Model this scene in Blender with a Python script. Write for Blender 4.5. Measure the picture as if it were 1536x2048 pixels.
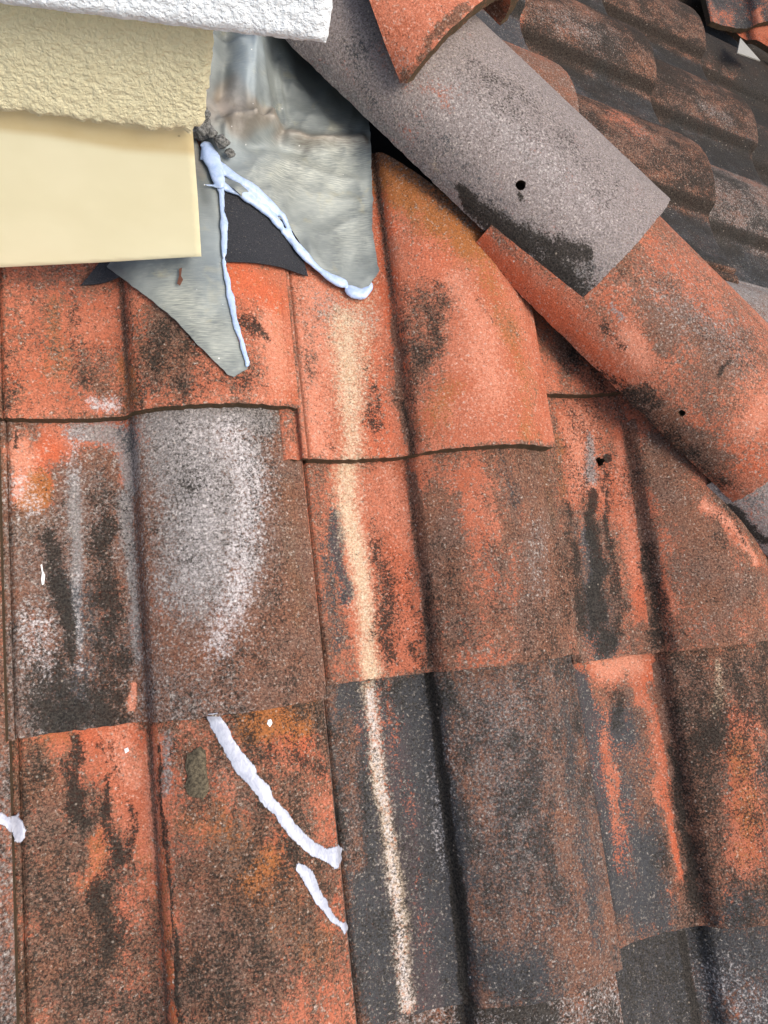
import bpy, bmesh, math, random
import numpy as np
from mathutils import Matrix, Vector
from mathutils.geometry import delaunay_2d_cdt

for o in list(bpy.data.objects):
    bpy.data.objects.remove(o)
S = bpy.context.scene
COL = S.collection
random.seed(4)

# ------------------------------------------------------------------ camera
CW = np.array([0.02230, -0.48677, 0.72543])
RW = np.array([[0.95186716, -0.18399937, 0.24513904],      # rows: picture right, picture down, view direction
               [-0.05878058, -0.89450923, -0.44316824],
               [0.30082181, 0.40742788, -0.86226954]])
FPX = 1538.0
cam = bpy.data.cameras.new('camera')
cam.sensor_fit = 'AUTO'
cam.sensor_width = 36.0
cam.lens = 36.0 * FPX / 2048.0
cam.clip_start, cam.clip_end = 0.01, 200.0
cam_o = bpy.data.objects.new('camera', cam)
COL.objects.link(cam_o)
cam_o.matrix_world = Matrix(((RW[0][0], -RW[1][0], -RW[2][0], CW[0]),
                             (RW[0][1], -RW[1][1], -RW[2][1], CW[1]),
                             (RW[0][2], -RW[1][2], -RW[2][2], CW[2]),
                             (0, 0, 0, 1)))
S.camera = cam_o

# ------------------------------------------------------------------ light
SUN_EL, SUN_AZ = math.radians(56), math.radians(132)       # azimuth measured from +Y towards +X
world = bpy.data.worlds.new('World')
S.world = world
world.use_nodes = True
wn = world.node_tree
bg = wn.nodes['Background']
sky = wn.nodes.new('ShaderNodeTexSky')
sky.sky_type = 'NISHITA'
sky.sun_disc = False
sky.sun_elevation = SUN_EL
sky.sun_rotation = SUN_AZ
sky.air_density = 1.0
sky.dust_density = 5.0
sky.ozone_density = 1.0
wn.links.new(sky.outputs[0], bg.inputs[0])
bg.inputs[1].default_value = 0.15
sun = bpy.data.lights.new('sun', 'SUN')
sun.energy = 1.3
sun.angle = math.radians(32)
sun.color = (1.0, 0.96, 0.9)
sun_o = bpy.data.objects.new('sun', sun)
COL.objects.link(sun_o)
sd = Vector((math.sin(SUN_AZ) * math.cos(SUN_EL), math.cos(SUN_AZ) * math.cos(SUN_EL), math.sin(SUN_EL)))
sun_o.rotation_euler = sd.to_track_quat('Z', 'Y').to_euler()
S.view_settings.view_transform = 'Standard'
S.view_settings.look = 'None'
S.view_settings.exposure = 0.70
S.view_settings.gamma = 1.0

# ------------------------------------------------------------------ roof frames
P1, P2 = math.radians(17.08363949), math.radians(17.7900883)
GAU, WID = 0.32787, 0.300
S0 = -0.1050                                               # left seam of column 0
c1, s1, c2, s2 = math.cos(P1), math.sin(P1), math.cos(P2), math.sin(P2)
M1 = np.array([[1, 0, 0], [0, c1, -s1], [0, s1, c1]], float)          # (u, v, h) of the near slope -> world
N2 = np.array([s2, 0, c2])
M2 = np.array([[0, -c2, s2], [1, 0, 0], [0, s2, c2]], float)          # (u', v', h) of the far slope -> world
K2 = 0.21798
O2 = K2 * N2
n1 = M1[:, 2]
HA = np.cross(n1, N2); HA /= np.linalg.norm(HA); HA = HA if HA[2] < 0 else -HA    # down the hip
HM = n1 + N2; HM /= np.linalg.norm(HM)
HL = np.cross(HA, HM); HL = HL if HL[0] > 0 else -HL                              # across the hip, to the far slope
HP = M1 @ np.array([.5, .23316, 0])


def project(w):
    q = (np.asarray(w) - CW) @ RW.T
    return np.stack([768 + FPX * q[..., 0] / q[..., 2], 1024 + FPX * q[..., 1] / q[..., 2]], -1), q[..., 2]


def ray(px):
    return RW.T @ np.array([px[0] - 768, px[1] - 1024, FPX])


def hit_near(px, h=0.0):
    d = M1.T @ ray(px); o = M1.T @ CW
    t = (h - o[2]) / d[2]
    return o + t * d


def hit_far(px, h=0.0):
    d = M2.T @ ray(px); o = M2.T @ (CW - O2)
    t = (h - o[2]) / d[2]
    return o + t * d


def hit_wall(px, y):
    d = ray(px)
    return CW + (y - CW[1]) / d[1] * d


def smooth01(x):
    x = np.clip(x, 0, 1)
    return x * x * (3 - 2 * x)


def vn(x, y, seed=0.0):
    """value noise 0..1"""
    x = np.asarray(x, float); y = np.asarray(y, float)
    xi, yi = np.floor(x), np.floor(y)
    fx, fy = smooth01(x - xi), smooth01(y - yi)

    def hsh(a, b):
        v = np.sin(a * 127.1 + b * 311.7 + seed * 74.7) * 43758.5453
        return v - np.floor(v)
    a, b, c, d = hsh(xi, yi), hsh(xi + 1, yi), hsh(xi, yi + 1), hsh(xi + 1, yi + 1)
    return (a + (b - a) * fx) * (1 - fy) + (c + (d - c) * fx) * fy


def fbm(x, y, seed=0.0, n=3):
    v, a, s = 0, .5, 0
    for k in range(n):
        v = v + a * vn(np.asarray(x) * 2 ** k, np.asarray(y) * 2 ** k, seed + k * 3.3); s += a; a *= .55
    return v / s


# ------------------------------------------------------------------ materials
class NT:
    def __init__(self, name):
        self.m = bpy.data.materials.new(name)
        self.m.use_nodes = True
        self.t = self.m.node_tree
        self.b = self.t.nodes['Principled BSDF']
        self.pos = self.t.nodes.new('ShaderNodeNewGeometry').outputs['Position']

    def new(self, kind, **kw):
        n = self.t.nodes.new(kind)
        for k, v in kw.items():
            setattr(n, k, v)
        return n

    def put(self, sock, v):
        if isinstance(v, bpy.types.NodeSocket):
            self.t.links.new(v, sock)
        elif isinstance(v, (tuple, list)) and len(v) == 3 and sock.type == 'RGBA':
            sock.default_value = (*v, 1)
        else:
            sock.default_value = v

    def math(self, op, a, b=0.0, c=None, clamp=False):
        n = self.new('ShaderNodeMath', operation=op, use_clamp=clamp)
        self.put(n.inputs[0], a); self.put(n.inputs[1], b)
        if c is not None:
            self.put(n.inputs[2], c)
        return n.outputs[0]

    def mix(self, f, a, b, kind='MIX'):
        n = self.new('ShaderNodeMix', data_type='RGBA', blend_type=kind)
        self.put(n.inputs[0], f); self.put(n.inputs[6], a); self.put(n.inputs[7], b)
        return n.outputs[2]

    def vec(self, v, scale=(1, 1, 1), off=(0, 0, 0)):
        n = self.new('ShaderNodeMapping')
        self.put(n.inputs[0], v); n.inputs[1].default_value = off; n.inputs[3].default_value = scale
        return n.outputs[0]

    def noise(self, scale, detail=2, rough=.5, v=None, off=0.0, dist=0.0):
        n = self.new('ShaderNodeTexNoise')
        v = self.pos if v is None else v
        if off:
            v = self.vec(v, off=(off, off * .7, off * 1.3))
        self.put(n.inputs['Vector'], v)
        n.inputs['Scale'].default_value = scale
        n.inputs['Detail'].default_value = detail
        n.inputs['Roughness'].default_value = rough
        n.inputs['Distortion'].default_value = dist
        return n.outputs['Fac']

    def attr(self, name):
        return self.new('ShaderNodeAttribute', attribute_name=name).outputs['Fac']

    def attrv(self, name):
        return self.new('ShaderNodeAttribute', attribute_name=name).outputs['Vector']

    def step(self, x, lo, hi):
        n = self.new('ShaderNodeMapRange', interpolation_type='SMOOTHSTEP', clamp=True)
        self.put(n.inputs[0], x); n.inputs[1].default_value = lo; n.inputs[2].default_value = hi
        return n.outputs[0]

    def bump(self, h, strength, dist):
        n = self.new('ShaderNodeBump')
        n.inputs['Strength'].default_value = strength
        n.inputs['Distance'].default_value = dist
        self.put(n.inputs['Height'], h)
        self.t.links.new(n.outputs[0], self.b.inputs['Normal'])

    def done(self, col, rough=.85, metal=0.0, spec=.35):
        self.put(self.b.inputs['Base Color'], col)
        self.put(self.b.inputs['Roughness'], rough)
        self.put(self.b.inputs['Metallic'], metal)
        self.put(self.b.inputs['Specular IOR Level'], spec)
        return self.m


CHAN = ['dark', 'grey', 'cream', 'brown', 'pink', 'ochre', 'slate', 'white', 'red']


def tile_material(name, rim=False):
    k = NT(name)
    ch = k.attrv('chart')
    nf = k.noise(430, 3, .62)
    nm = k.noise(240, 3, .65, off=3.1)
    nl = k.noise(26, 3, .55, off=7.7)
    ng = k.noise(600, 2, .6, off=1.9)
    st = k.noise(1.0, 3, .6, v=k.vec(ch, scale=(170, 16, 1)))
    nb = k.noise(95, 3, .6, off=9.2)

    def contrast(a, wa, b, wb, c=None, wc=0):
        s = k.math('ADD', k.math('MULTIPLY', a, wa), k.math('MULTIPLY', b, wb))
        if c is not None:
            s = k.math('ADD', s, k.math('MULTIPLY', c, wc))
        return k.math('MULTIPLY_ADD', k.math('SUBTRACT', s, .5), 3.9, .5)
    n_dark = contrast(k.math('MULTIPLY_ADD', k.noise(390, 4, .75, off=5.5), .58, k.math('MULTIPLY', nb, .14)), 1.16, nm, .12, st, .05)
    nf2 = k.noise(450, 3, .62, off=12.3)
    nm2 = k.noise(210, 3, .65, off=15.0)
    n_brown = contrast(nf2, .45, nm2, .45, st, .10)
    n_pale = contrast(k.noise(370, 3, .62, off=21.0), .60, nm2, .40)

    def cover(mask, n, w):
        return k.step(k.math('ADD', n, k.math('MULTIPLY_ADD', mask, 1.5, -.77)), .5 - w, .5 + w)
    A = {c: k.attr(c) for c in CHAN}
    col = k.mix(k.step(nl, .3, .7), (.385, .112, .058), (.455, .160, .095))
    col = k.mix(k.math('MULTIPLY', k.step(nf2, .42, .66), .35), col, (.26, .085, .045))
    col = k.mix(k.math('MULTIPLY', cover(A['red'], n_pale, .5), .75), col, (.50, .112, .048))
    col = k.mix(k.math('MULTIPLY', cover(A['pink'], n_pale, .55), .85), col, (.56, .235, .150))
    col = k.mix(k.math('MULTIPLY', cover(A['ochre'], n_brown, .4), .85), col, (.30, .115, .032))
    col = k.mix(k.math('MULTIPLY', cover(A['brown'], n_brown, .32), .88), col,
                k.mix(k.step(nl, .35, .65), k.mix(k.step(nf, .3, .7), (.060, .040, .030), (.19, .130, .098)), k.mix(k.step(nf, .3, .7), (.062, .034, .023), (.22, .115, .072))))
    col = k.mix(k.math('MULTIPLY', cover(A['grey'], n_pale, .5), .92), col,
                k.mix(k.step(nf, .3, .7), (.150, .142, .136), (.285, .272, .260)))
    col = k.mix(k.math('MULTIPLY', cover(A['slate'], n_brown, .35), .92), col,
                k.mix(nm, (.023, .029, .033), (.058, .068, .075)))
    col = k.mix(k.math('MULTIPLY', cover(A['cream'], n_pale, .75), .9), col,
                k.mix(k.step(nf, .3, .7), (.46, .335, .20), (.66, .54, .385)))
    col = k.mix(k.math('MULTIPLY', cover(A['white'], n_pale, .6), .85), col, (.60, .565, .555))
    col = k.mix(k.math('MULTIPLY', cover(A['dark'], n_dark, .27), .93), col,
                k.mix(k.step(nf2, .3, .7), (.005, .005, .0045), (.046, .040, .032)))
    pit = k.step(k.noise(520, 2, .6, off=41.0), .56, .66)
    col = k.mix(k.math('MULTIPLY', pit, k.math('MULTIPLY_ADD', k.math('MULTIPLY', k.step(nb, .35, .65), k.step(nl, .3, .7)), .75, .12)), col, (.045, .034, .027))
    # sand grain, pale grit and scattered white specks
    col = k.mix(1.0, col, k.mix(k.step(ng, .25, .75), (.66, .66, .66), (1.12, 1.10, 1.08)), 'MULTIPLY')
    vo = k.new('ShaderNodeTexVoronoi')
    k.put(vo.inputs['Vector'], k.pos); vo.inputs['Scale'].default_value = 150
    sepc = k.new('ShaderNodeSeparateColor'); k.put(sepc.inputs[0], vo.outputs['Color'])
    grit = k.math('MULTIPLY', k.step(vo.outputs['Distance'], .24, .10), k.step(sepc.outputs[0], .86, .90))
    col = k.mix(k.math('MULTIPLY', grit, .34), col, (.52, .43, .34))
    vo2 = k.new('ShaderNodeTexVoronoi')
    k.put(vo2.inputs['Vector'], k.vec(k.pos, off=(1.3, .4, .7))); vo2.inputs['Scale'].default_value = 62
    sep2 = k.new('ShaderNodeSeparateColor'); k.put(sep2.inputs[0], vo2.outputs['Color'])
    speck = k.math('MULTIPLY', k.step(k.math('ADD', vo2.outputs['Distance'], k.math('MULTIPLY', nf, .12)), .14, .10), k.step(sep2.outputs[1], .978, .982))
    col = k.mix(k.math('MULTIPLY', speck, .8), col, (.66, .62, .56))
    if rim:
        col = k.mix(k.step(k.noise(240, 3, .65, off=31.0), .18, .50), col,
                    k.mix(nf, (.040, .032, .020), (.105, .070, .040)))  # mossy edge, darkened further to paint contact shade at the tile laps
    hgt = k.math('ADD', k.math('MULTIPLY', ng, .6), k.math('MULTIPLY', nm, 1.2))
    k.bump(hgt, .75, .0014)
    rough = k.math('MULTIPLY_ADD', A['slate'], -.28, .86)
    return k.done(col, rough, 0, .09)


MAT_TILE = tile_material('weathered_concrete_tile')
MAT_RIM = tile_material('mossy_shaded_tile_edge', rim=True)


# ------------------------------------------------------------------ mesh helpers
def tag(o, label=None, cat=None, group=None, kind=None):
    if label: o['label'] = label
    if cat: o['category'] = cat
    if group: o['group'] = group
    if kind: o['kind'] = kind
    return o


def link(name, me, parent=None, mw=None):
    o = bpy.data.objects.new(name, me)
    COL.objects.link(o)
    if mw is not None:
        o.matrix_world = mw
    if parent is not None:
        o.parent = parent
    return o


def mat4(R, t):
    return Matrix(((*R[0], t[0]), (*R[1], t[1]), (*R[2], t[2]), (0, 0, 0, 1)))


def shell(name, top, faces, low, mats, attrs=None, chart=None, smooth=True):
    """closed sheet: top surface, a lower surface and a rim with its own vertices"""
    top = np.asarray(top, float); low = np.asarray(low, float)
    n = len(top)
    cnt = {}
    for f in faces:
        for a, b in zip(f, list(f[1:]) + [f[0]]):
            cnt[(a, b)] = cnt.get((a, b), 0) + 1
    edges = [(a, b) for (a, b) in cnt if (b, a) not in cnt]
    bv = sorted({v for e in edges for v in e})
    idx = {v: i for i, v in enumerate(bv)}
    m = len(bv)
    V = np.vstack([top, low, top[bv], low[bv]])
    F = [tuple(f) for f in faces] + [tuple(n + v for v in reversed(f)) for f in faces]
    nt = len(F)
    for a, b in edges:
        i, j = idx[a], idx[b]
        F.append((2 * n + j, 2 * n + i, 2 * n + m + i, 2 * n + m + j))
    me = bpy.data.meshes.new(name)
    me.from_pydata([tuple(v) for v in V], [], F)
    for mm in mats:
        me.materials.append(mm)
    mi = np.zeros(len(F), np.int32)
    if len(mats) > 1:
        mi[nt:] = 1
    me.polygons.foreach_set('material_index', mi)
    me.polygons.foreach_set('use_smooth', np.full(len(F), smooth))
    src = np.concatenate([np.arange(n), np.arange(n), np.array(bv, int), np.array(bv, int)])
    if attrs:
        for k, a in attrs.items():
            at = me.attributes.new(k, 'FLOAT', 'POINT')
            at.data.foreach_set('value', np.ascontiguousarray(np.asarray(a, np.float32)[src]))
    if chart is not None:
        at = me.attributes.new('chart', 'FLOAT_VECTOR', 'POINT')
        c3 = np.zeros((len(V), 3), np.float32); c3[:, :2] = np.asarray(chart)[src]
        at.data.foreach_set('vector', c3.ravel())
    me.update()
    return me


def seg_field(P, pts, soft):
    """distance field of a tapering polyline: 1 inside, fading to 0 at its radius"""
    out = np.zeros(len(P))
    pts = [np.array(p, float) for p in pts]
    if len(pts) == 1:
        pts = pts * 2
    for a, b in zip(pts, pts[1:]):
        d = b[:2] - a[:2]; L = (d ** 2).sum() + 1e-12
        t = np.clip(((P - a[:2]) @ d) / L, 0, 1)
        r = a[2] + (b[2] - a[2]) * t
        dist = np.linalg.norm(P - (a[:2] + t[:, None] * d), axis=1)
        out = np.maximum(out, smooth01((1 - dist / r) / soft) if soft < .65 else np.exp(-1.5 * (dist / r) ** 2))
    return out


def paint(W, chart, base, strokes, seed=0.0):
    """stain masks on the surface itself: strokes are laid on the tile's own chart (metres)"""
    px, dep = project(W)
    sc = float(np.median(dep)) / FPX
    X = np.column_stack([px, np.ones(len(px))])
    A, *_ = np.linalg.lstsq(X, chart, rcond=None)
    u, v = chart[:, 0], chart[:, 1]
    wob = .013
    P = np.column_stack([u + wob * (fbm(u * 45, v * 45, seed + 1, 4) - .5) * 2, v + wob * (fbm(u * 45, v * 30, seed + 9, 4) - .5) * 2])
    big = fbm(u * 14, v * 9, seed + 5, 4)
    brk = np.clip(.62 + .80 * fbm(u * 70, v * 30, seed + 13, 4), .45, 1.25)
    PS = np.column_stack([u + .004 * (fbm(u * 45, v * 30, seed + 1, 3) - .5) * 2, v + .006 * (fbm(u * 45, v * 30, seed + 9, 3) - .5) * 2])
    M = {c: np.zeros(len(u)) for c in CHAN}
    base = {**base, 'brown': base.get('brown', 0) * 1.15 + .10, 'dark': base.get('dark', 0) + .20}
    for c, val in base.items():
        M[c] = M[c] + val * (1 + 1.1 * (big - .5)) * (.6 + .8 * fbm(u * 60, v * 30, seed + 21, 3))
    for s in strokes:
        c, st, pts = s[0], s[1], s[2]
        soft = s[3] if len(s) > 3 else .8
        cp = []
        for (x, y, r) in pts:
            i = int(np.argmin((px[:, 0] - x) ** 2 + (px[:, 1] - y) ** 2))
            q = chart[i] + (np.array([x, y]) - px[i]) @ A[:2]
            cp.append((q[0], q[1], r * sc * (1.0 if soft < .65 else 1.45 if c == 'dark' else 1.25)))
        sm_ = soft < .65 or c in ('cream', 'white', 'grey', 'pink', '-dark', '-grey', '-slate')
        f = seg_field(PS if sm_ else P, cp, soft) * st * (1 if sm_ else brk)
        if c == 'cream':
            f = f * (.55 + .8 * fbm(u * 30, v * 16, seed + 31, 3))
        if c == 'clean':
            for cc in ('dark', 'brown', 'slate', 'grey'):
                M[cc] = M[cc] * (1 - f)
        elif c in ('dark', 'brown'):
            g = (.86 if c == 'dark' and soft > .65 else 1.1) * f
            M[c] = np.maximum(M[c], g * (1 + .6 * (big - .5))) + (.30 * f * M[c] if c == 'brown' else .10 * f * M[c])
        elif c[0] == '-':
            M[c[1:]] = M[c[1:]] * (1 - f)
        else:
            M[c] = np.maximum(M[c], f * (1 + .5 * (big - .5)))
    return {c: np.clip(a, 0, 1.2) for c, a in M.items()}


# ------------------------------------------------------------------ tile profile
_pt = np.array([.003, .0045, .006, .013, .03, .06, .09, .108, .1165, .1217, .1250, .1295, .136, .146, .160, .178, .198, .220, .243, .262, .276, .2845, .2865, .2885, .2910, .2975])
_ph = np.array([.0050, .0065, .009, .0075, .0035, .001, .0012, .0035, .0065, .0105, .0185, .0250, .0290, .0330, .0380, .0425, .0455, .0462, .0440, .0390, .0330, .0290, .0265, .0265, .0270, .0235])
_tt = np.arange(0, .3005, .0005)
_hh = np.interp(_tt, _pt, _ph)
_k = np.exp(-.5 * (np.arange(-5, 6) / 1.6) ** 2); _k /= _k.sum()
_hh = np.convolve(np.pad(_hh, 5, mode='edge'), _k, 'valid')


def prof(t):
    return np.interp(t, _tt, _hh)


LIP = np.array([[-.0260, -.0030], [-.0245, .0040], [-.020, .0052], [-.0105, .0052], [-.0088, .0015], [-.0052, .0012], [-.0040, .0070], [-.0025, .0086], [.0012, .0086], [.0026, .0050]])
TLEN, THICK = 0.405, 0.0145
LIFT = 0.018


def lift(dv, th):
    return th * (1 - dv / GAU)


def lateral(u, v):
    return (u[..., None] * M1[:, 0] + v[..., None] * M1[:, 1] - HP) @ HL


near_tiles = []        # (u0, v0, lift, raise)


def roof_h(u, v):
    """top of the tiles of the near slope"""
    u = np.asarray(u, float); v = np.asarray(v, float)
    h = np.full(u.shape, -.02)
    for (u0, v0, th, up) in near_tiles:
        t, dv = u - u0, v - v0
        ok = (t >= -.003) & (t <= WID - .0025) & (dv >= 0) & (dv <= TLEN)
        h = np.where(ok, np.maximum(h, prof(np.clip(t, .003, .2975)) + lift(dv, th) + up), h)
    return h


def grid_clip(us, vs, cut=None):
    """flat grid, optionally clipped by a line (co, no): the side no points to is removed"""
    nu, nv = len(us), len(vs)
    U, V = np.meshgrid(us, vs)
    verts = np.column_stack([U.ravel(), V.ravel()])
    faces = [(j * nu + i, j * nu + i + 1, (j + 1) * nu + i + 1, (j + 1) * nu + i) for j in range(nv - 1) for i in range(nu - 1)]
    if cut is None:
        return verts, faces
    bm = bmesh.new()
    bv = [bm.verts.new((x, y, 0)) for x, y in verts]
    for f in faces:
        bm.faces.new([bv[i] for i in f])
    for co, no in cut:
        g = bm.verts[:] + bm.edges[:] + bm.faces[:]
        bmesh.ops.bisect_plane(bm, geom=g, plane_co=(*co, 0), plane_no=(*no, 0), clear_outer=True, dist=1e-6)
    bm.verts.index_update()
    verts = np.array([v.co[:2] for v in bm.verts]).reshape(-1, 2)
    faces = [tuple(v.index for v in f.verts) for f in bm.faces]
    bm.free()
    return verts, faces


def dense(a, c, R):
    """extra grid lines round a hole"""
    a = a[np.abs(a - c) > R]
    return np.unique(np.concatenate([a, c + np.arange(-R, R + 1e-9, .0009)]).round(7))


def punch(verts, faces, c, r0, ragged=0.0):
    """open a nail hole of radius r0"""
    d = verts - np.array(c); rho = np.linalg.norm(d, axis=1)
    ang = np.arctan2(d[:, 1], d[:, 0])
    rr = r0 * (1 + ragged * (np.sin(3 * ang + 1) * .5 + np.sin(5 * ang) * .4))
    kill = rho < rr
    near = (~kill) & (rho < rr + .0011)
    verts = verts.copy()
    verts[near] = (np.array(c) + d / np.maximum(rho, 1e-9)[:, None] * rr[:, None])[near]
    faces = [f for f in faces if not any(kill[i] for i in f)]
    keep = np.zeros(len(verts), bool)
    for f in faces:
        keep[list(f)] = True
    remap = np.cumsum(keep) - 1
    return verts[keep], [tuple(int(remap[i]) for i in f) for f in faces]


def make_tile(R, org, u0, v0, th, up, base, strokes, label, group, cut=None, seed=0.0, step=.0042, hole=None, name='roof_tile', lip=True, groove=.62, thick=THICK, lip_up=0.0):
    """one interlocking roof tile (flat pan, step and roll) with its lip as a part"""
    n = int(.2945 / step)
    us = np.unique(np.concatenate([np.linspace(.003, .2975, n), np.linspace(.112, .150, 14), np.linspace(.282, .2975, 9), np.linspace(.003, .012, 5)]).round(6))
    us = us[np.concatenate([[True], np.diff(us) > 5e-4])]
    vs = np.linspace(0, TLEN, int(TLEN / step) + 1)
    if hole:
        us = dense(us, hole[0] - u0, .012); vs = dense(vs, hole[1] - v0, .012)
    lc = None
    if cut:
        lc = [(np.array(co) - np.array([u0, v0]), no) for co, no in cut]
    verts, faces = grid_clip(us, vs, lc)
    if hole:
        verts, faces = punch(verts, faces, (hole[0] - u0, hole[1] - v0), hole[2], .35)
    t, dv = verts[:, 0], verts[:, 1]
    rag = smooth01(1 - dv / .012)
    dv2 = dv + rag * .0018 * (fbm((t + u0) * 160, (dv + v0) * 4, seed + 2, 3) - .5) * 2
    h = prof(t) + lift(dv, th) + up + .0008 * (fbm((t + u0) * 60, (dv + v0) * 60, seed, 3) - .5) - rag * rag * .0012
    top = np.column_stack([t, dv2, h])
    low = top.copy(); low[:, 2] -= thick
    chart = np.column_stack([t + u0, dv + v0])
    mw = mat4(R, org + R @ np.array([u0, v0, 0]))
    W = (R @ (top + np.array([u0, v0, 0])).T).T + org
    at = paint(W, chart, base, strokes, seed)
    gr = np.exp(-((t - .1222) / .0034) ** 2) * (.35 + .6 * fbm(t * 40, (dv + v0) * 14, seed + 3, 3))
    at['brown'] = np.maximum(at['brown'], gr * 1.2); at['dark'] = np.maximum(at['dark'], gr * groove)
    be = np.exp(-(dv / .007) ** 2) * (.3 + .6 * fbm((t + u0) * 40, dv * 40, seed + 6, 3))
    at['brown'] = np.maximum(at['brown'], be)
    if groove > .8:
        at['dark'] = np.maximum(at['dark'], np.exp(-((t - .124) / .011) ** 2) * .95)  # groove shade beside the roll, painted into the far tiles' colour
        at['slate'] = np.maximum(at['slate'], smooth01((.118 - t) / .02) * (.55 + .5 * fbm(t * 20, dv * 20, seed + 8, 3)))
    me = shell(name, top, faces, low, [MAT_TILE, MAT_RIM], at, chart)
    o = tag(link(name, me, None, mw), label, 'roof tile', group, 'thing')
    if lip:
        ls = np.arange(0, 1.0001, 1 / 18.0)
        s = np.interp(ls, np.linspace(0, 1, len(LIP)), np.arange(len(LIP)))
        lt = np.interp(s, np.arange(len(LIP)), LIP[:, 0]); lh = np.interp(s, np.arange(len(LIP)), LIP[:, 1])
        lvs = np.linspace(0, TLEN, 60)
        lverts, lfaces = grid_clip(lt, lvs, lc)
        if len(lfaces):
            t, dv = lverts[:, 0], lverts[:, 1]
            h = np.interp(t, lt, lh) + lift(dv, th) + up + lip_up
            top = np.column_stack([t, dv + .0015 * (vn((t + u0) * 300, dv * 0, seed) - .5), h]); low = top.copy(); low[:, 2] -= .009
            chart = np.column_stack([t + u0, dv + v0])
            W = (R @ (top + np.array([u0, v0, 0])).T).T + org
            at = paint(W, chart, {**base, 'brown': max(.35, base.get('brown', 0))}, strokes, seed)
            lo = link('interlocking_lip', shell('interlocking_lip', top, lfaces, low, [MAT_TILE, MAT_RIM], at, chart), o)
    return o


# ------------------------------------------------------------------ roof deck under the tiles
kd = NT('dark_roof_underlay')
MAT_DECK = kd.done(kd.mix(kd.noise(60, 3), (.012, .011, .010), (.030, .027, .024)), .95)
hipu = lambda u: .23316 - (u - .5) * (-(HA @ M1[:, 1]) / (HA @ M1[:, 0]))     # v of the hip line on the near slope


def deck_part(name, pts):
    me = bpy.data.meshes.new(name)
    n = len(pts)
    down = np.array([0, 0, -.02])
    V = [tuple(p) for p in pts] + [tuple(p + down) for p in pts]
    F = [tuple(range(n)), tuple(reversed(range(n, 2 * n)))] + [(j, i, n + i, n + j) for i, j in zip(range(n), list(range(1, n)) + [0])]
    me.from_pydata(V, [], F); me.materials.append(MAT_DECK); me.update()
    return me


lo_ = HP - .012 * HM + HA * 1.9
hi_ = HP - .012 * HM - HA * 1.3
dn = M1[:, 2] * -.012
deck = tag(link('roof_deck', deck_part('roof_deck', [lo_, hi_, hi_ - np.array([2.6, 0, 0]), np.array([lo_[0] - 4.8, lo_[1], lo_[2]])])), kind='structure')
deck2 = tag(link('roof_deck', deck_part('roof_deck', [hi_, lo_, np.array([lo_[0], lo_[1] + 4.6, lo_[2]]), np.array([hi_[0], hi_[1] + 2.6, hi_[2]])])), kind='structure')

# ------------------------------------------------------------------ tiles of the near slope
HIPDIR = np.array([HA @ M1[:, 0], HA @ M1[:, 1]]); HIPDIR /= np.linalg.norm(HIPDIR)
HIPN = np.array([-HIPDIR[1], HIPDIR[0]]); HIPN = HIPN if HIPN[0] > 0 else -HIPN
HCUT = [(np.array([.5, .23316]) - .050 * HIPN, HIPN)]
GN = 'interlocking tiles of the near slope'
TN = {}
TN[(-1, 1)] = dict(base=dict(brown=.62, dark=.25), st=[], label='dark rusty tile sliver along the left edge beside the grey bloomed tile')
TN[(-1, 2)] = dict(base=dict(brown=.62, grey=.42, dark=.2), st=[('pink', .4, [(10, 1520, 60)]), ('dark', .5, [(60, 1700, 14), (72, 2040, 14)])],
                   label='grey brown tile in the lower left corner carrying the short sealant smear')
TN[(0, 0)] = dict(dv=-.018, base=dict(brown=.28, ochre=.25, red=.30, dark=.06), label='orange red tile under the cream fascia with dark streaks and a white smudge', st=[
    ('dark', .55, [(142, 560, 9), (150, 740, 12)]), ('dark', .42, [(222, 560, 12), (228, 700, 10)]), ('dark', .5, [(272, 560, 9), (262, 700, 9), (272, 820, 12)]),
    ('dark', .35, [(60, 560, 8), (58, 800, 10)]), ('dark', .55, [(178, 690, 26), (182, 760, 34)]), ('dark', .48, [(16, 690, 26), (30, 790, 48)]),
    ('brown', .6, [(190, 720, 60), (200, 790, 30)]), ('ochre', .6, [(110, 600, 30), (120, 740, 40)]),
    ('brown', .5, [(100, 560, 90), (240, 560, 60)]),
    ('dark', .56, [(320, 680, 60), (360, 760, 80), (470, 760, 50)]), ('dark', .55, [(330, 690, 36), (420, 690, 40)]), ('dark', .5, [(290, 770, 40)]), ('dark', .42, [(460, 700, 60), (540, 770, 30)]),
    ('brown', .7, [(330, 640, 60), (340, 740, 80)]), ('brown', .5, [(420, 660, 60)]), ('dark', .75, [(492, 640, 30), (510, 655, 20)]), ('dark', .7, [(505, 630, 7), (540, 680, 8)], .4),
    ('pink', .75, [(540, 640, 40), (550, 740, 55)]), ('pink', .55, [(440, 790, 30), (560, 790, 30)]), ('clean', .8, [(560, 560, 22), (570, 790, 24)]),
    ('white', .55, [(185, 808, 16), (222, 812, 18)]), ('red', .9, [(470, 540, 60), (540, 600, 50)]), ('clean', .7, [(480, 550, 50), (545, 580, 30)]), ('ochre', .6, [(245, 720, 22), (250, 800, 25)])])
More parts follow.
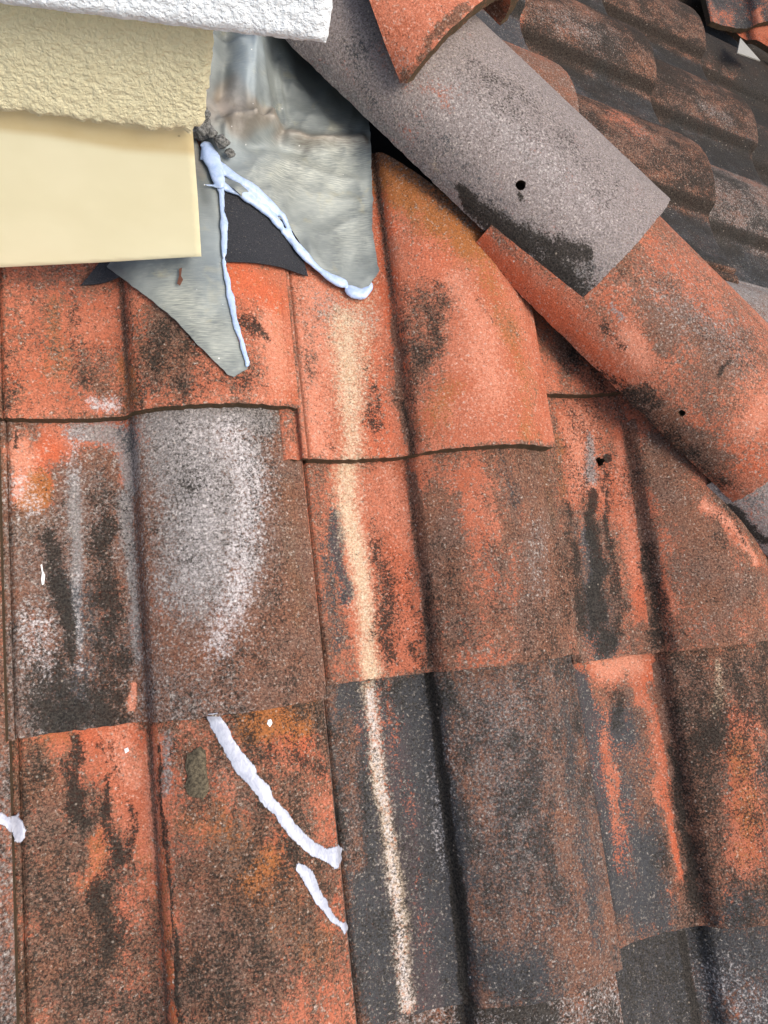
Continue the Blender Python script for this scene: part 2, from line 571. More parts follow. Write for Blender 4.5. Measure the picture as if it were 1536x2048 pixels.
TN[(0, 1)] = dict(base=dict(brown=.95, dark=.16, grey=.40), label='grey bloomed tile with a black stained pan and white frosted roll', st=[
    ('pink', .9, [(35, 890, 40), (60, 990, 44)]), ('clean', .8, [(40, 890, 40), (60, 990, 40), (110, 890, 40)]), ('white', .40, [(40, 980, 40), (64, 1010, 34)]), ('pink', .6, [(70, 1240, 40), (75, 1340, 40)]), ('white', .40, [(66, 1240, 34), (85, 1330, 34)]), ('-brown', .5, [(66, 1250, 40), (80, 1340, 40)]),
    ('red', .9, [(110, 900, 34), (90, 960, 30), (135, 960, 16)]), ('ochre', .9, [(85, 970, 30), (45, 1070, 24), (100, 1040, 24)]), ('dark', .5, [(80, 940, 20), (90, 990, 20)]),
    ('dark', .7, [(35, 850, 5), (32, 900, 6)], .5),
    ('clean', .9, [(160, 860, 40), (240, 870, 40), (262, 960, 18)]), ('grey', 1.0, [(150, 865, 26), (210, 865, 34), (255, 880, 30), (262, 980, 18)]), ('white', .30, [(150, 870, 26), (150, 960, 18)]), ('grey', .9, [(150, 950, 18), (152, 1100, 14), (164, 1300, 9)]),
    ('slate', .45, [(240, 860, 30), (265, 900, 16)]), ('grey', .9, [(250, 1000, 24), (264, 1150, 16), (276, 1330, 10)]), ('slate', .35, [(268, 1050, 14), (280, 1300, 12)]),
    ('brown', .9, [(205, 940, 30), (210, 1010, 34)]), ('dark', .40, [(200, 945, 26), (210, 1030, 30)]),
    ('dark', .88, [(105, 1080, 24), (120, 1170, 28), (140, 1250, 22), (150, 1330, 20)]), ('dark', .86, [(200, 1050, 26), (215, 1150, 40), (218, 1260, 44), (225, 1440, 46)]),
    ('dark', .72, [(110, 1330, 50), (100, 1440, 60), (170, 1430, 50)]), ('slate', .55, [(120, 1150, 50), (200, 1300, 80), (130, 1430, 80)]), ('dark', .5, [(210, 1000, 50), (160, 1200, 90), (150, 1380, 90)]), ('brown', .9, [(90, 1330, 60), (100, 1450, 60)]),
    ('-dark', .85, [(155, 960, 11), (157, 1120, 9), (165, 1350, 7)]), ('white', .36, [(158, 1150, 8), (165, 1350, 7)]), ('pink', .95, [(266, 1365, 8), (262, 1420, 13)], .5), ('clean', 1, [(266, 1365, 8), (262, 1420, 13)], .5),
    ('grey', 1.0, [(360, 850, 110), (420, 1000, 120), (400, 1160, 100)]), ('grey', .95, [(320, 840, 50), (520, 840, 50)]), ('grey', .8, [(480, 900, 70), (500, 1150, 50)]),
    ('white', .55, [(450, 860, 44), (500, 960, 50), (490, 1080, 46), (470, 1190, 40), (435, 1290, 34)]), ('white', .34, [(400, 880, 80), (420, 1000, 80), (400, 1150, 70)]),
    ('-grey', .8, [(610, 900, 50), (610, 1100, 80), (590, 1380, 120)]), ('-white', .5, [(590, 900, 40), (600, 1100, 60)]), ('brown', .9, [(600, 900, 40), (610, 1100, 60), (600, 1380, 70)]),
    ('brown', .75, [(350, 1390, 70), (560, 1340, 90)]), ('dark', .46, [(450, 1360, 80), (560, 1310, 80)]), ('dark', .3, [(330, 1380, 60)]), ('dark', .30, [(380, 900, 60), (360, 1200, 60)]), ('ochre', .6, [(570, 960, 30), (600, 1250, 30)]),
    ('dark', .4, [(570, 1180, 40)]), ('pink', .5, [(320, 950, 14), (318, 985, 16)])])
TN[(0, 2)] = dict(base=dict(brown=.46, dark=.20, ochre=.42, red=.3), label='rust brown tile crossed by the long sealant smear', st=[
    ('clean', 1, [(210, 1475, 50), (250, 1560, 50), (285, 1640, 34)]), ('-ochre', .8, [(230, 1475, 70), (270, 1600, 50)]), ('pink', .6, [(240, 1470, 50), (265, 1560, 40)]), ('red', .6, [(180, 1470, 60), (280, 1480, 40)]), ('clean', .8, [(110, 1475, 34)]),
    ('dark', .42, [(200, 1490, 44), (240, 1570, 40), (270, 1640, 30)]),
    ('clean', .95, [(298, 1480, 18), (312, 1700, 20), (330, 1860, 12), (348, 2048, 11)]), ('pink', .7, [(298, 1500, 16), (310, 1720, 16)]), ('red', .6, [(325, 1800, 14), (350, 2048, 12)]), ('dark', .34, [(300, 1560, 20), (318, 1740, 18)]),
    ('clean', .7, [(200, 1670, 16), (195, 1760, 18)]), ('clean', .5, [(160, 1770, 18)]),
    ('dark', .86, [(150, 1480, 18), (150, 1560, 22), (165, 1640, 24)]), ('dark', .8, [(212, 1560, 8), (205, 1640, 12), (235, 1740, 24)]), ('dark', .8, [(268, 1590, 7), (264, 1720, 20)]),
    ('dark', .80, [(215, 1780, 40), (225, 1880, 36)]), ('dark', .42, [(230, 1950, 60), (260, 2040, 60)]), ('dark', .30, [(150, 1900, 50)]),
    ('dark', .65, [(318, 1500, 5), (337, 1750, 6), (362, 2048, 6)], .5),
    ('brown', .62, [(90, 1560, 40), (110, 1720, 50), (120, 2040, 60)]), ('ochre', .5, [(110, 1650, 50), (130, 1850, 60)]),
    ('brown', .62, [(400, 1760, 80), (480, 2000, 120)]), ('ochre', .8, [(420, 1650, 80), (540, 1800, 100), (640, 1900, 60)]),
    ('grey', .6, [(334, 1470, 14), (336, 1580, 14)]), ('pink', .6, [(460, 1540, 26), (480, 1600, 30)]), ('pink', .5, [(345, 1450, 40), (400, 1445, 30)]),
    ('ochre', 1.0, [(500, 1450, 40), (620, 1430, 50)]), ('red', .7, [(560, 1440, 40), (620, 1500, 40)]), ('-brown', .7, [(540, 1440, 60), (590, 1480, 40)]),
    ('dark', .62, [(560, 1490, 50), (640, 1530, 40)]), ('dark', .4, [(620, 1440, 40)]), ('dark', .35, [(430, 1980, 70), (600, 1950, 70)]), ('-brown', .5, [(560, 1690, 40), (520, 1760, 40)]), ('red', .5, [(570, 1690, 30)]),
    ('pink', .45, [(520, 1960, 30), (560, 2030, 40)])])
TN[(1, 0)] = dict(base=dict(brown=.18, pink=.30), dv=-.074, up=.009, lip_up=.006, label='slipped orange pink tile beside the metal flashing with a cream run and mossy top', st=[
    ('pink', .8, [(640, 600, 60), (620, 760, 50), (640, 900, 40)]), ('grey', .40, [(660, 620, 50), (740, 640, 30)]),
    ('cream', .72, [(690, 640, 36), (692, 720, 36), (700, 800, 32), (705, 935, 24)]), ('cream', .45, [(720, 600, 40), (720, 740, 30)]),
    ('dark', .42, [(610, 700, 34), (630, 820, 34), (655, 900, 18)]), ('brown', .4, [(610, 640, 20), (615, 760, 30)]),
    ('dark', .62, [(745, 780, 16), (748, 860, 20)]), ('dark', .4, [(735, 720, 30), (745, 900, 26)]), ('red', .8, [(740, 700, 30), (760, 900, 40)]),
    ('red', 1, [(752, 330, 22), (770, 560, 18), (795, 740, 12)]), ('clean', 1, [(752, 330, 20), (772, 560, 16), (795, 740, 12)]),
    ('brown', .85, [(786, 640, 8), (800, 760, 9), (820, 920, 9)], .6), ('dark', .55, [(810, 800, 6), (822, 920, 8)], .6),
    ('ochre', 1.1, [(780, 320, 80), (870, 410, 70), (940, 490, 56)]), ('dark', .34, [(790, 380, 50), (880, 470, 40)]), ('ochre', .60, [(970, 540, 46), (1015, 640, 40), (1050, 760, 34), (1060, 880, 34)]), ('brown', .40, [(1000, 600, 30), (1062, 780, 22), (1075, 880, 20)]),
    ('brown', .6, [(760, 300, 34), (860, 370, 36), (940, 440, 36)]), ('dark', .5, [(870, 380, 26), (930, 440, 26)]), ('dark', .45, [(860, 410, 16), (890, 440, 14)]),
    ('dark', .55, [(860, 590, 50), (850, 700, 66), (840, 800, 40)]), ('dark', .5, [(815, 560, 22), (815, 740, 26), (830, 880, 20)]), ('dark', .50, [(880, 610, 36), (845, 690, 40)]), ('brown', .6, [(850, 620, 70), (840, 780, 60)]), ('brown', .5, [(850, 860, 50)]), ('dark', .5, [(960, 600, 12), (990, 650, 10)], .6),
    ('pink', .75, [(905, 560, 34), (960, 640, 50), (980, 780, 60)]), ('clean', .6, [(920, 800, 60), (980, 720, 60)]), ('ochre', .5, [(850, 850, 50), (900, 780, 40)]), ('brown', .3, [(800, 440, 40), (830, 540, 40)]),
    ('red', .6, [(880, 480, 60), (860, 540, 60)])])
TN[(1, 1)] = dict(dv=.012, base=dict(brown=.58, dark=.16), label='brown speckled tile with an orange pan split by a cream run, below the slipped tile', st=[
    ('-brown', .9, [(790, 930, 50), (800, 1100, 50), (810, 1320, 40)]), ('pink', .5, [(780, 950, 40), (810, 1080, 40)]), ('red', .5, [(800, 1000, 50), (815, 1250, 40)]),
    ('cream', .92, [(690, 930, 26), (700, 1040, 24), (720, 1150, 24), (735, 1270, 20), (742, 1345, 20)]), ('pink', .6, [(700, 960, 40), (730, 1200, 40)]),
    ('-brown', .9, [(695, 940, 34), (715, 1120, 34), (738, 1330, 28)]), ('-dark', .8, [(695, 940, 20), (715, 1120, 20), (738, 1330, 18)]),
    ('slate', .85, [(662, 1010, 12), (676, 1080, 20), (690, 1190, 18)]), ('slate', .5, [(640, 1080, 18), (680, 1300, 26)]), ('dark', .4, [(660, 1040, 26), (680, 1200, 26)]),
    ('dark', .64, [(755, 1090, 20), (775, 1200, 30), (775, 1310, 34)]), ('dark', .55, [(820, 1200, 20), (840, 1320, 22)]), ('dark', .5, [(860, 1150, 8), (858, 1330, 9)], .6), ('brown', .8, [(828, 940, 7), (850, 1150, 9), (868, 1335, 9)], .6),
    ('slate', .35, [(725, 1000, 5), (727, 1040, 5)], .6),
    ('-brown', .5, [(940, 960, 40), (960, 1080, 30)]), ('pink', .3, [(960, 1040, 40)]), ('dark', .50, [(890, 1080, 50), (920, 1260, 80)]), ('dark', .45, [(1000, 1180, 60)]), ('dark', .35, [(900, 980, 40)]),
    ('brown', .85, [(880, 1000, 50), (900, 1150, 60), (1000, 1280, 80)]), ('brown', .95, [(1070, 960, 50), (1080, 1150, 50)]), ('grey', .35, [(1080, 1060, 40), (1070, 1180, 40)]), ('slate', .4, [(1010, 940, 40), (1040, 1000, 40)]),
    ('pink', .35, [(900, 1310, 40), (1000, 1300, 60)]), ('-brown', .35, [(960, 1180, 60), (1000, 1310, 60)]), ('ochre', .7, [(1085, 900, 14), (1105, 1050, 14)]), ('dark', .4, [(850, 930, 30), (1000, 910, 40)])])
TN[(1, 2)] = dict(base=dict(brown=1.25, grey=.26, slate=.42, dark=.20), label='slate black tile with a straight cream run down its pan and a brown grey roll', st=[
    ('slate', 1.1, [(720, 1380, 60), (760, 1600, 80), (800, 2000, 90)]), ('slate', 1.1, [(830, 1400, 60), (870, 1700, 60), (890, 2000, 60)]), ('slate', .8, [(690, 1400, 40), (740, 2000, 50)]),
    ('-brown', .7, [(760, 1400, 100), (830, 2000, 110)]), ('-slate', .5, [(700, 1440, 30), (715, 1720, 26)]), ('brown', .4, [(695, 1450, 30), (715, 1740, 30)]),
    ('cream', .88, [(735, 1370, 17), (752, 1500, 14), (775, 1650, 15), (797, 1800, 16), (815, 2010, 14)]), ('white', .55, [(738, 1380, 16), (754, 1500, 13), (776, 1650, 13), (816, 2010, 14)]), ('-slate', .6, [(735, 1370, 18), (775, 1650, 15), (815, 2010, 15)]),
    ('dark', 1.0, [(860, 1350, 9), (884, 1550, 10), (910, 1750, 11), (934, 2010, 12)], .6), ('white', .3, [(878, 1500, 20), (885, 1740, 16)]),
    ('brown', 1.3, [(990, 1400, 120), (1020, 1650, 130), (1070, 1920, 130)]), ('grey', .46, [(1000, 1420, 110), (1030, 1700, 110)]), ('ochre', .45, [(930, 1400, 40), (940, 1560, 40)]), ('brown', .8, [(930, 1450, 50), (950, 1700, 50), (1050, 1800, 60)]),
    ('slate', .75, [(960, 1900, 60), (1060, 1960, 90)]), ('slate', .6, [(1130, 1400, 30), (1170, 1700, 40), (1200, 1880, 40)]), ('dark', .35, [(950, 1980, 60), (1000, 1880, 60)]), ('slate', .4, [(1000, 1800, 120)]),
    ('pink', .45, [(1020, 1950, 50), (1080, 1900, 40)]), ('pink', .6, [(873, 1735, 10)], .6)])
TN[(1, 3)] = dict(base=dict(brown=.9, grey=.55, dark=.35, white=.25), label='pale speckled tile edge at the bottom below the slate black tile', st=[('pink', .9, [(818, 2040, 16)]), ('dark', 1.0, [(930, 2000, 14), (935, 2048, 14)], .6), ('ochre', .3, [(1060, 2030, 40)])])
TN[(2, 0)] = dict(base=dict(brown=.32, red=.5), label='small visible corner of an orange tile tucked under the red hip cap', st=[('dark', .5, [(1150, 730, 50), (1210, 780, 40)]), ('brown', .7, [(1130, 690, 60)]), ('dark', .6, [(1075, 720, 10), (1082, 790, 10)])])
TN[(2, 1)] = dict(base=dict(brown=.55, dark=.14), hole=True, label='orange tile with black streaks and a broken nail hole beside the red hip cap', st=[
    ('-brown', 1, [(1160, 830, 60), (1180, 960, 60), (1240, 1000, 40)]), ('pink', .6, [(1150, 850, 50), (1170, 950, 50)]), ('-brown', 1, [(1262, 850, 20), (1290, 1200, 30)]), ('pink', .55, [(1245, 900, 24), (1275, 1150, 24)]), ('red', .6, [(1240, 860, 20), (1280, 1200, 20)]),
    ('grey', .75, [(1178, 870, 10), (1182, 950, 18)]), ('slate', .4, [(1182, 930, 12)]), ('ochre', .7, [(1108, 880, 26), (1125, 980, 20)]), ('dark', .85, [(1215, 918, 12)], .5),
    ('dark', .80, [(1185, 985, 11), (1190, 1060, 20), (1195, 1180, 28), (1205, 1290, 30)]), ('dark', .66, [(1140, 1010, 14), (1150, 1120, 22), (1165, 1240, 28)]), ('dark', .66, [(1212, 975, 6), (1225, 1080, 14), (1240, 1250, 20)]), ('slate', .7, [(1180, 1080, 30), (1200, 1290, 46)]),
    ('-dark', .7, [(1164, 1040, 5), (1174, 1160, 6)]), ('pink', .6, [(1164, 1040, 6), (1172, 1120, 5)]),
    ('brown', 1, [(1262, 840, 7), (1290, 1080, 12), (1312, 1300, 14)], .6), ('dark', .65, [(1285, 1100, 10), (1318, 1290, 16)]),
    ('brown', .72, [(1320, 900, 60), (1380, 1050, 90), (1430, 1200, 80)]), ('dark', .40, [(1350, 1200, 60), (1380, 1270, 60)]), ('dark', .45, [(1450, 1080, 40)]), ('dark', .6, [(1345, 1240, 10), (1380, 1265, 10)]),
    ('pink', .9, [(1410, 1010, 16), (1470, 1055, 14), (1512, 1120, 10)]), ('-brown', .8, [(1410, 1010, 16), (1470, 1055, 14), (1512, 1120, 10)]), ('dark', .55, [(1430, 990, 10), (1465, 1030, 12), (1490, 1080, 10)]),
    ('pink', .5, [(1440, 1280, 40), (1520, 1270, 30)]), ('red', .6, [(1330, 1280, 20)])])
TN[(2, 2)] = dict(dv=.014, base=dict(brown=.62, dark=.30), label='slate and orange mottled tile near the lower right corner with a rusty step', st=[
    ('slate', 1.0, [(1160, 1360, 30), (1190, 1560, 50), (1230, 1780, 60)]), ('slate', .85, [(1240, 1440, 50), (1280, 1640, 50), (1300, 1840, 70)]), ('-dark', .6, [(1220, 1400, 70), (1270, 1800, 90)]),
    ('pink', .8, [(1200, 1330, 34), (1270, 1330, 34)]), ('clean', .8, [(1200, 1330, 30), (1275, 1335, 30), (1280, 1400, 18)]), ('dark', .6, [(1230, 1380, 22), (1235, 1440, 26)]),
    ('-slate', .42, [(1215, 1500, 18), (1230, 1650, 30), (1240, 1760, 16)]), ('-brown', .5, [(1215, 1490, 16), (1230, 1660, 26), (1240, 1760, 14)]), ('-slate', .5, [(1260, 1520, 34), (1290, 1640, 20)]), 
    ('clean', 1, [(1296, 1330, 22), (1330, 1560, 22), (1362, 1740, 12)]), ('red', .8, [(1300, 1330, 20), (1335, 1560, 20), (1368, 1780, 10)]), ('pink', .4, [(1300, 1400, 14), (1330, 1560, 14)]),
    ('brown', 1, [(1312, 1330, 10), (1352, 1580, 12), (1390, 1840, 14)], .6), ('dark', .8, [(1345, 1500, 12), (1370, 1680, 14), (1392, 1850, 14)], .7),
    ('brown', .8, [(1360, 1400, 50), (1420, 1640, 60)]), ('dark', .50, [(1400, 1480, 50), (1430, 1600, 60), (1440, 1750, 60)]), ('cream', .6, [(1438, 1330, 10), (1440, 1400, 12), (1430, 1420, 8)]), ('pink', .8, [(1470, 1300, 40), (1450, 1330, 30)]),
    ('-brown', .8, [(1480, 1440, 34), (1490, 1700, 40)]), ('ochre', .5, [(1480, 1500, 50), (1500, 1700, 50)]), ('slate', .7, [(1480, 1820, 60)]), ('slate', .5, [(1530, 1540, 30)])])
TN[(2, 3)] = dict(base=dict(slate=.85, brown=1.1, dark=.25), label='dark slate tile in the bottom right corner with a frosted roll', st=[('dark', 1.0, [(1360, 1870, 10), (1395, 2048, 14)], .6), ('white', .30, [(1440, 1950, 50), (1500, 2020, 60)]), ('grey', .4, [(1460, 1900, 60), (1500, 2000, 60)]), ('slate', .9, [(1440, 1880, 60), (1530, 1900, 60)]), ('ochre', .5, [(1275, 1930, 16), (1330, 2030, 10)])])
TN[(3, 1)] = dict(base=dict(brown=.35, red=.5), label='sliver of red tile at the right edge beneath the lowest grey hip cap', st=[('dark', .4, [(1530, 1200, 30)])])
TN[(0, 3)] = dict(base=dict(brown=.6, dark=.3, ochre=.3), st=[], label='rust coloured tile just past the bottom edge under the smeared tile')
TN[(3, 3)] = dict(base=dict(slate=.5, brown=.7, dark=.3), st=[], label='slate tile just past the bottom right corner')
TN[(3, 2)] = dict(base=dict(brown=.5, dark=.3), label='brown tile just past the right edge beside the slate and orange tile', st=[])
TN[(-1, 0)] = dict(base=dict(brown=.45, dark=.2), label='brown tile just past the left edge under the cream fascia', st=[])
VIS = list(TN)
for (c, r) in VIS:
    d = TN[(c, r)]
    near_tiles.append((S0 + WID * c + d.get('du', 0), -GAU * r + d.get('dv', 0), d.get('th', LIFT), d.get('up', 0)))
for i, (c, r) in enumerate(VIS):
    d = TN[(c, r)]
    u0, v0, th, up = near_tiles[i]
    hole = None
    if d.get('hole'):
        q = hit_near((1213, 918), .02)
        hole = (q[0], q[1], .0055, .014)
    cut_ = HCUT
    if (c, r) == (1, 0):
        a_, b_ = hit_near((742, 286), .03)[:2], hit_near((950, 458), .045)[:2]
        nn_ = np.array([-(b_ - a_)[1], (b_ - a_)[0]]); nn_ = nn_ if nn_[0] > 0 else -nn_
        cut_ = [(a_, nn_)]
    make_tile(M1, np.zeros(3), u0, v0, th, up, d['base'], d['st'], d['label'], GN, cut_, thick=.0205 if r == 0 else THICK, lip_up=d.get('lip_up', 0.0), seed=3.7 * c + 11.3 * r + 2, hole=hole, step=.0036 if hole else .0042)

# ------------------------------------------------------------------ tiles of the far slope
H2 = np.array([HA @ M2[:, 0], HA @ M2[:, 1]]); H2 /= np.linalg.norm(H2)
H2N = np.array([-H2[1], H2[0]])
hp2 = M2.T @ (HP - O2)
if H2N @ (np.array([2.0, hp2[1]]) - hp2[:2]) > 0:
    H2N = -H2N                                             # points to the near slope: that side is cut off
FCUT = [(hp2[:2] - .045 * H2N, H2N)]
GF = 'interlocking tiles of the far slope'
FT = {
    (0, 0): (dict(brown=.52, dark=.16, pink=.2), [('grey', .5, [(1120, 40, 50), (1220, 80, 60)]), ('-brown', .8, [(1036, 60, 22), (1040, 110, 22)]), ('ochre', .7, [(1040, 110, 24)]), ('grey', .4, [(1080, 30, 40), (1200, 60, 60)]), ('dark', .6, [(1060, 90, 12), (1300, 182, 16)]), ('slate', .9, [(1200, 160, 30), (1280, 215, 40)])], 'brown speckled roll tile beside the foot of the orange hip cap'),
    (1, 0): (dict(brown=.62, dark=.22), [('grey', .55, [(1400, 210, 24), (1460, 240, 20)]), ('slate', .9, [(1350, 260, 30), (1490, 320, 40)]), ('pink', .3, [(1440, 210, 30)])], 'dark maroon tile with a pale scuff, right of the grey hip cap'),
    (0, 1): (dict(brown=.42, dark=.10, pink=.2), [('red', .4, [(1380, 300, 40)]), ('pink', .5, [(1250, 240, 40), (1330, 300, 40)]), ('-brown', .6, [(1250, 240, 50)]), ('slate', .8, [(1340, 430, 30), (1420, 470, 40)]), ('grey', .3, [(1280, 270, 50)])], 'rusty tile beside the grey hip cap with an orange flank'),
    (-1, 1): (dict(brown=.25, pink=.45, grey=.2), [('ochre', .5, [(1100, 110, 50)]), ('slate', .9, [(1220, 230, 30), (1290, 240, 30)])], 'pinkish orange tile end directly above the grey hip cap'),
    (1, 1): (dict(brown=.6, grey=.55, dark=.12), [('slate', .7, [(1480, 500, 40)])], 'grey brown speckled tile at the right edge above the red hip cap'),
    (1, 2): (dict(brown=.6, grey=.6), [], 'greyish olive tile at the right edge touching the red hip cap'),
    (0, -1): (dict(brown=.6, dark=.25, slate=.5), [('slate', .9, [(1330, 110, 30), (1400, 150, 30)]), ('red', .6, [(1285, 35, 12)])], 'charcoal tile in the top right with a pink chip on its roll'),
    (1, -1): (dict(brown=.6, dark=.2), [], 'dark maroon tile at the right edge below the metal scrap'),
    (0, -2): (dict(slate=1.0, brown=.5), [], 'smooth slate tile at the top right beside the metal scrap'),
    (-1, 0): (dict(brown=.5, slate=.6), [], 'dark tile mostly hidden behind the orange hip cap'),
    (-1, -1): (dict(slate=.7, brown=.8, dark=.3), [], 'dark slate tile at the top edge above the brown speckled tile'),
    (2, 0): (dict(slate=.6, brown=.8, dark=.4), [], 'dark tile at the right edge beyond the maroon tile'),
    (2, 1): (dict(brown=.6, slate=.6), [], 'dark slate tile at the right edge between the grey brown tile and maroon tile'),
}
for (i, j), lab in {(0, -3): 'slate tile at the very top edge, right of the smooth slate tile', (1, -2): 'dark tile in the top right corner under the metal scrap', (1, -3): 'rusty tile at the top right corner below the small dark cap',
                    (2, -1): 'dark tile just past the right edge', (-2, 0): 'dark tile end behind the orange hip cap', (-1, -2): 'slate tile cut off by the top edge', (-2, 1): 'rusty tile hidden beneath the long grey cap', (2, 2): 'dark tile past the right edge, below the others of the far slope', (2, -2): 'slate tile past the right edge beside the small roof', (2, -3): 'dark tile under the small roof past the top right corner', (3, -1): 'dark tile well past the right edge', (3, -2): 'slate tile well past the top right corner', (2, -4): 'dark tile far past the top right corner'}.items():
    FT[(i, j)] = (dict(brown=.6, dark=.4, slate=.5 if (i + j) % 2 else .2), [], lab)
for (i, j), (base, st, label) in FT.items():
    u0 = .68746 - .1217 - WID * j
    v0 = -.92415 - GAU * i
    base = {**base, 'grey': base.get('grey', .12), 'brown': base['brown'] + .22 if 'brown' in base else .5}
    base = {k_: (min(1, v_ * 1.15 + (.20 if k_ == 'dark' else .08)) if k_ in ('brown', 'dark') else v_) for k_, v_ in base.items()}
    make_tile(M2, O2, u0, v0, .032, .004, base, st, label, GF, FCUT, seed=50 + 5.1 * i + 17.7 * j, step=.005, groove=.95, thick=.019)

# ------------------------------------------------------------------ hip caps
def make_cap(sA, sB, xA, xB, wA, wB, zA, zB, hgt, base, st, label, cut=None, hole=None, seed=0.0, thick=.014, power=2.2):
    """barrel cap along the hip: sA upper end, sB lower end, x centre, w half width, z height of its edges"""
    q = np.linspace(-1, 1, 70)
    q = np.sign(q) * (1 - (1 - np.abs(q)) ** 1.25)
    arc_w = .5 * (wA + wB) * 1.28
    us = q * arc_w
    vs = np.linspace(0, sB - sA, int((sB - sA) / .004) + 1)
    def surf(verts):
        k = verts[:, 0] / arc_w; f = verts[:, 1] / (sB - sA); th = k * (math.pi / 2)
        X = xA + (xB - xA) * f + np.sign(np.sin(th)) * np.abs(np.sin(th)) ** (2 / power) * (wA + (wB - wA) * f)
        Z = zA + (zB - zA) * f + np.abs(np.cos(th)) ** (2 / power) * hgt
        return HP + (sA + verts[:, 1])[:, None] * HA + X[:, None] * HL + Z[:, None] * HM
    verts, faces = grid_clip(us, vs, cut)
    if hole:
        p_, d_ = project(surf(verts))
        q_ = verts[int(np.argmin((p_[:, 0] - hole[0]) ** 2 + (p_[:, 1] - hole[1]) ** 2 + 1e6 * (np.abs(verts[:, 0]) > .9 * arc_w)))]
        verts, faces = grid_clip(dense(us, q_[0], .010), dense(vs, q_[1], .010), cut)
        verts, faces = punch(verts, faces, q_, hole[2], .06)
    k = verts[:, 0] / arc_w
    f = verts[:, 1] / (sB - sA)
    # lower end is at f=1
    end = smooth01(1 - (1 - f) * (sB - sA) / .010)
    s = sA + verts[:, 1] + end * .002 * (vn(k * 40, f * 0, seed) - .5)
    th = k * (math.pi / 2)
    cx = np.sign(np.sin(th)) * np.abs(np.sin(th)) ** (2 / power)
    cz = np.abs(np.cos(th)) ** (2 / power)
    w = wA + (wB - wA) * f; x0 = xA + (xB - xA) * f; z0 = zA + (zB - zA) * f
    edge = smooth01((np.abs(k) - .93) / .07)
    X = x0 + cx * (w + edge * .002 * (vn(f * 90, k * 0, seed + 4) - .5)); Z = z0 + cz * hgt + .0008 * (fbm(verts[:, 0] * 50, s * 50, seed, 3) - .5)
    Xi = x0 + cx * (w - thick); Zi = z0 + cz * (hgt - thick) - .0004
    top = np.column_stack([s, X, Z]); low = np.column_stack([s, Xi, Zi])
    R = np.column_stack([HA, HL, HM])
    org = HP + R @ np.array([sA, xA, zA])
    loc = np.array([sA, xA, zA])
    W = (R @ top.T).T + HP
    chart = np.column_stack([verts[:, 0], verts[:, 1]])
    at = paint(W, chart, base, st, seed)
    faces = [tuple(reversed(ff)) for ff in faces]
    me = shell('hip_cap', top - loc, faces, low - loc, [MAT_TILE, MAT_RIM], at, chart)
    return tag(link('hip_cap', me, None, mat4(R, org)), label, 'hip cap', 'barrel caps along the hip')


make_cap(.400, .86, .000, .000, .112, .112, .016, .034, .080, dict(grey=.95, slate=.25), [
    ('dark', .95, [(1465, 1020, 16), (1490, 1040, 12), (1536, 1080, 14)]), ('slate', .5, [(1510, 1000, 40)])],
    'lowest grey hip cap in the right edge, its top tucked under the red cap', seed=71)
make_cap(-.012, .436, .008, .012, .118, .122, .028, .040, .090, dict(brown=.30, pink=.35), [
    ('clean', 1, [(960, 490, 24), (1120, 640, 30), (1300, 830, 24)]), ('red', .9, [(960, 490, 30), (1150, 660, 36), (1250, 760, 30)]), ('-pink', .8, [(960, 490, 30), (1150, 660, 36)]),
    ('dark', .45, [(1000, 540, 14), (1060, 620, 16)]), ('dark', .4, [(1020, 600, 10), (1180, 720, 20)]),
    ('dark', .70, [(1250, 800, 24), (1350, 890, 40), (1430, 955, 40)]), ('dark', .6, [(1210, 740, 24), (1300, 810, 30)]), ('brown', .85, [(1270, 800, 36), (1350, 870, 50), (1430, 920, 60)]), ('dark', .4, [(1380, 850, 50), (1450, 900, 50)]),
    ('dark', .40, [(1240, 540, 60), (1330, 580, 70)]), ('dark', .36, [(1400, 640, 70), (1500, 720, 70)]), ('dark', .30, [(1330, 680, 60), (1430, 780, 60)]), ('pink', .6, [(1260, 560, 60), (1480, 740, 90)]), ('brown', .62, [(1270, 560, 90), (1400, 700, 110), (1450, 820, 80)]), ('grey', .35, [(1340, 600, 70), (1460, 690, 70)]),
    ('pink', .85, [(1250, 680, 34), (1290, 720, 26)]), ('clean', .9, [(1245, 680, 26), (1280, 720, 20)]), ('grey', .7, [(1218, 610, 8), (1245, 640, 8)], .6), ('dark', .6, [(1205, 640, 10), (1250, 690, 12)]), ('dark', .5, [(1290, 710, 8), (1340, 760, 10)]),
    ('pink', .6, [(1420, 560, 40), (1520, 680, 50), (1500, 860, 50)]), ('clean', .5, [(1500, 850, 60)]), ('dark', .6, [(1440, 740, 10), (1460, 720, 8)]), ('red', .7, [(1480, 920, 40), (1536, 930, 30)]),
    ('ochre', .4, [(1430, 625, 20)])],
    'red orange hip cap speckled with black lichen, running to the right edge', hole=(1365, 825, .0040, .012), seed=83)
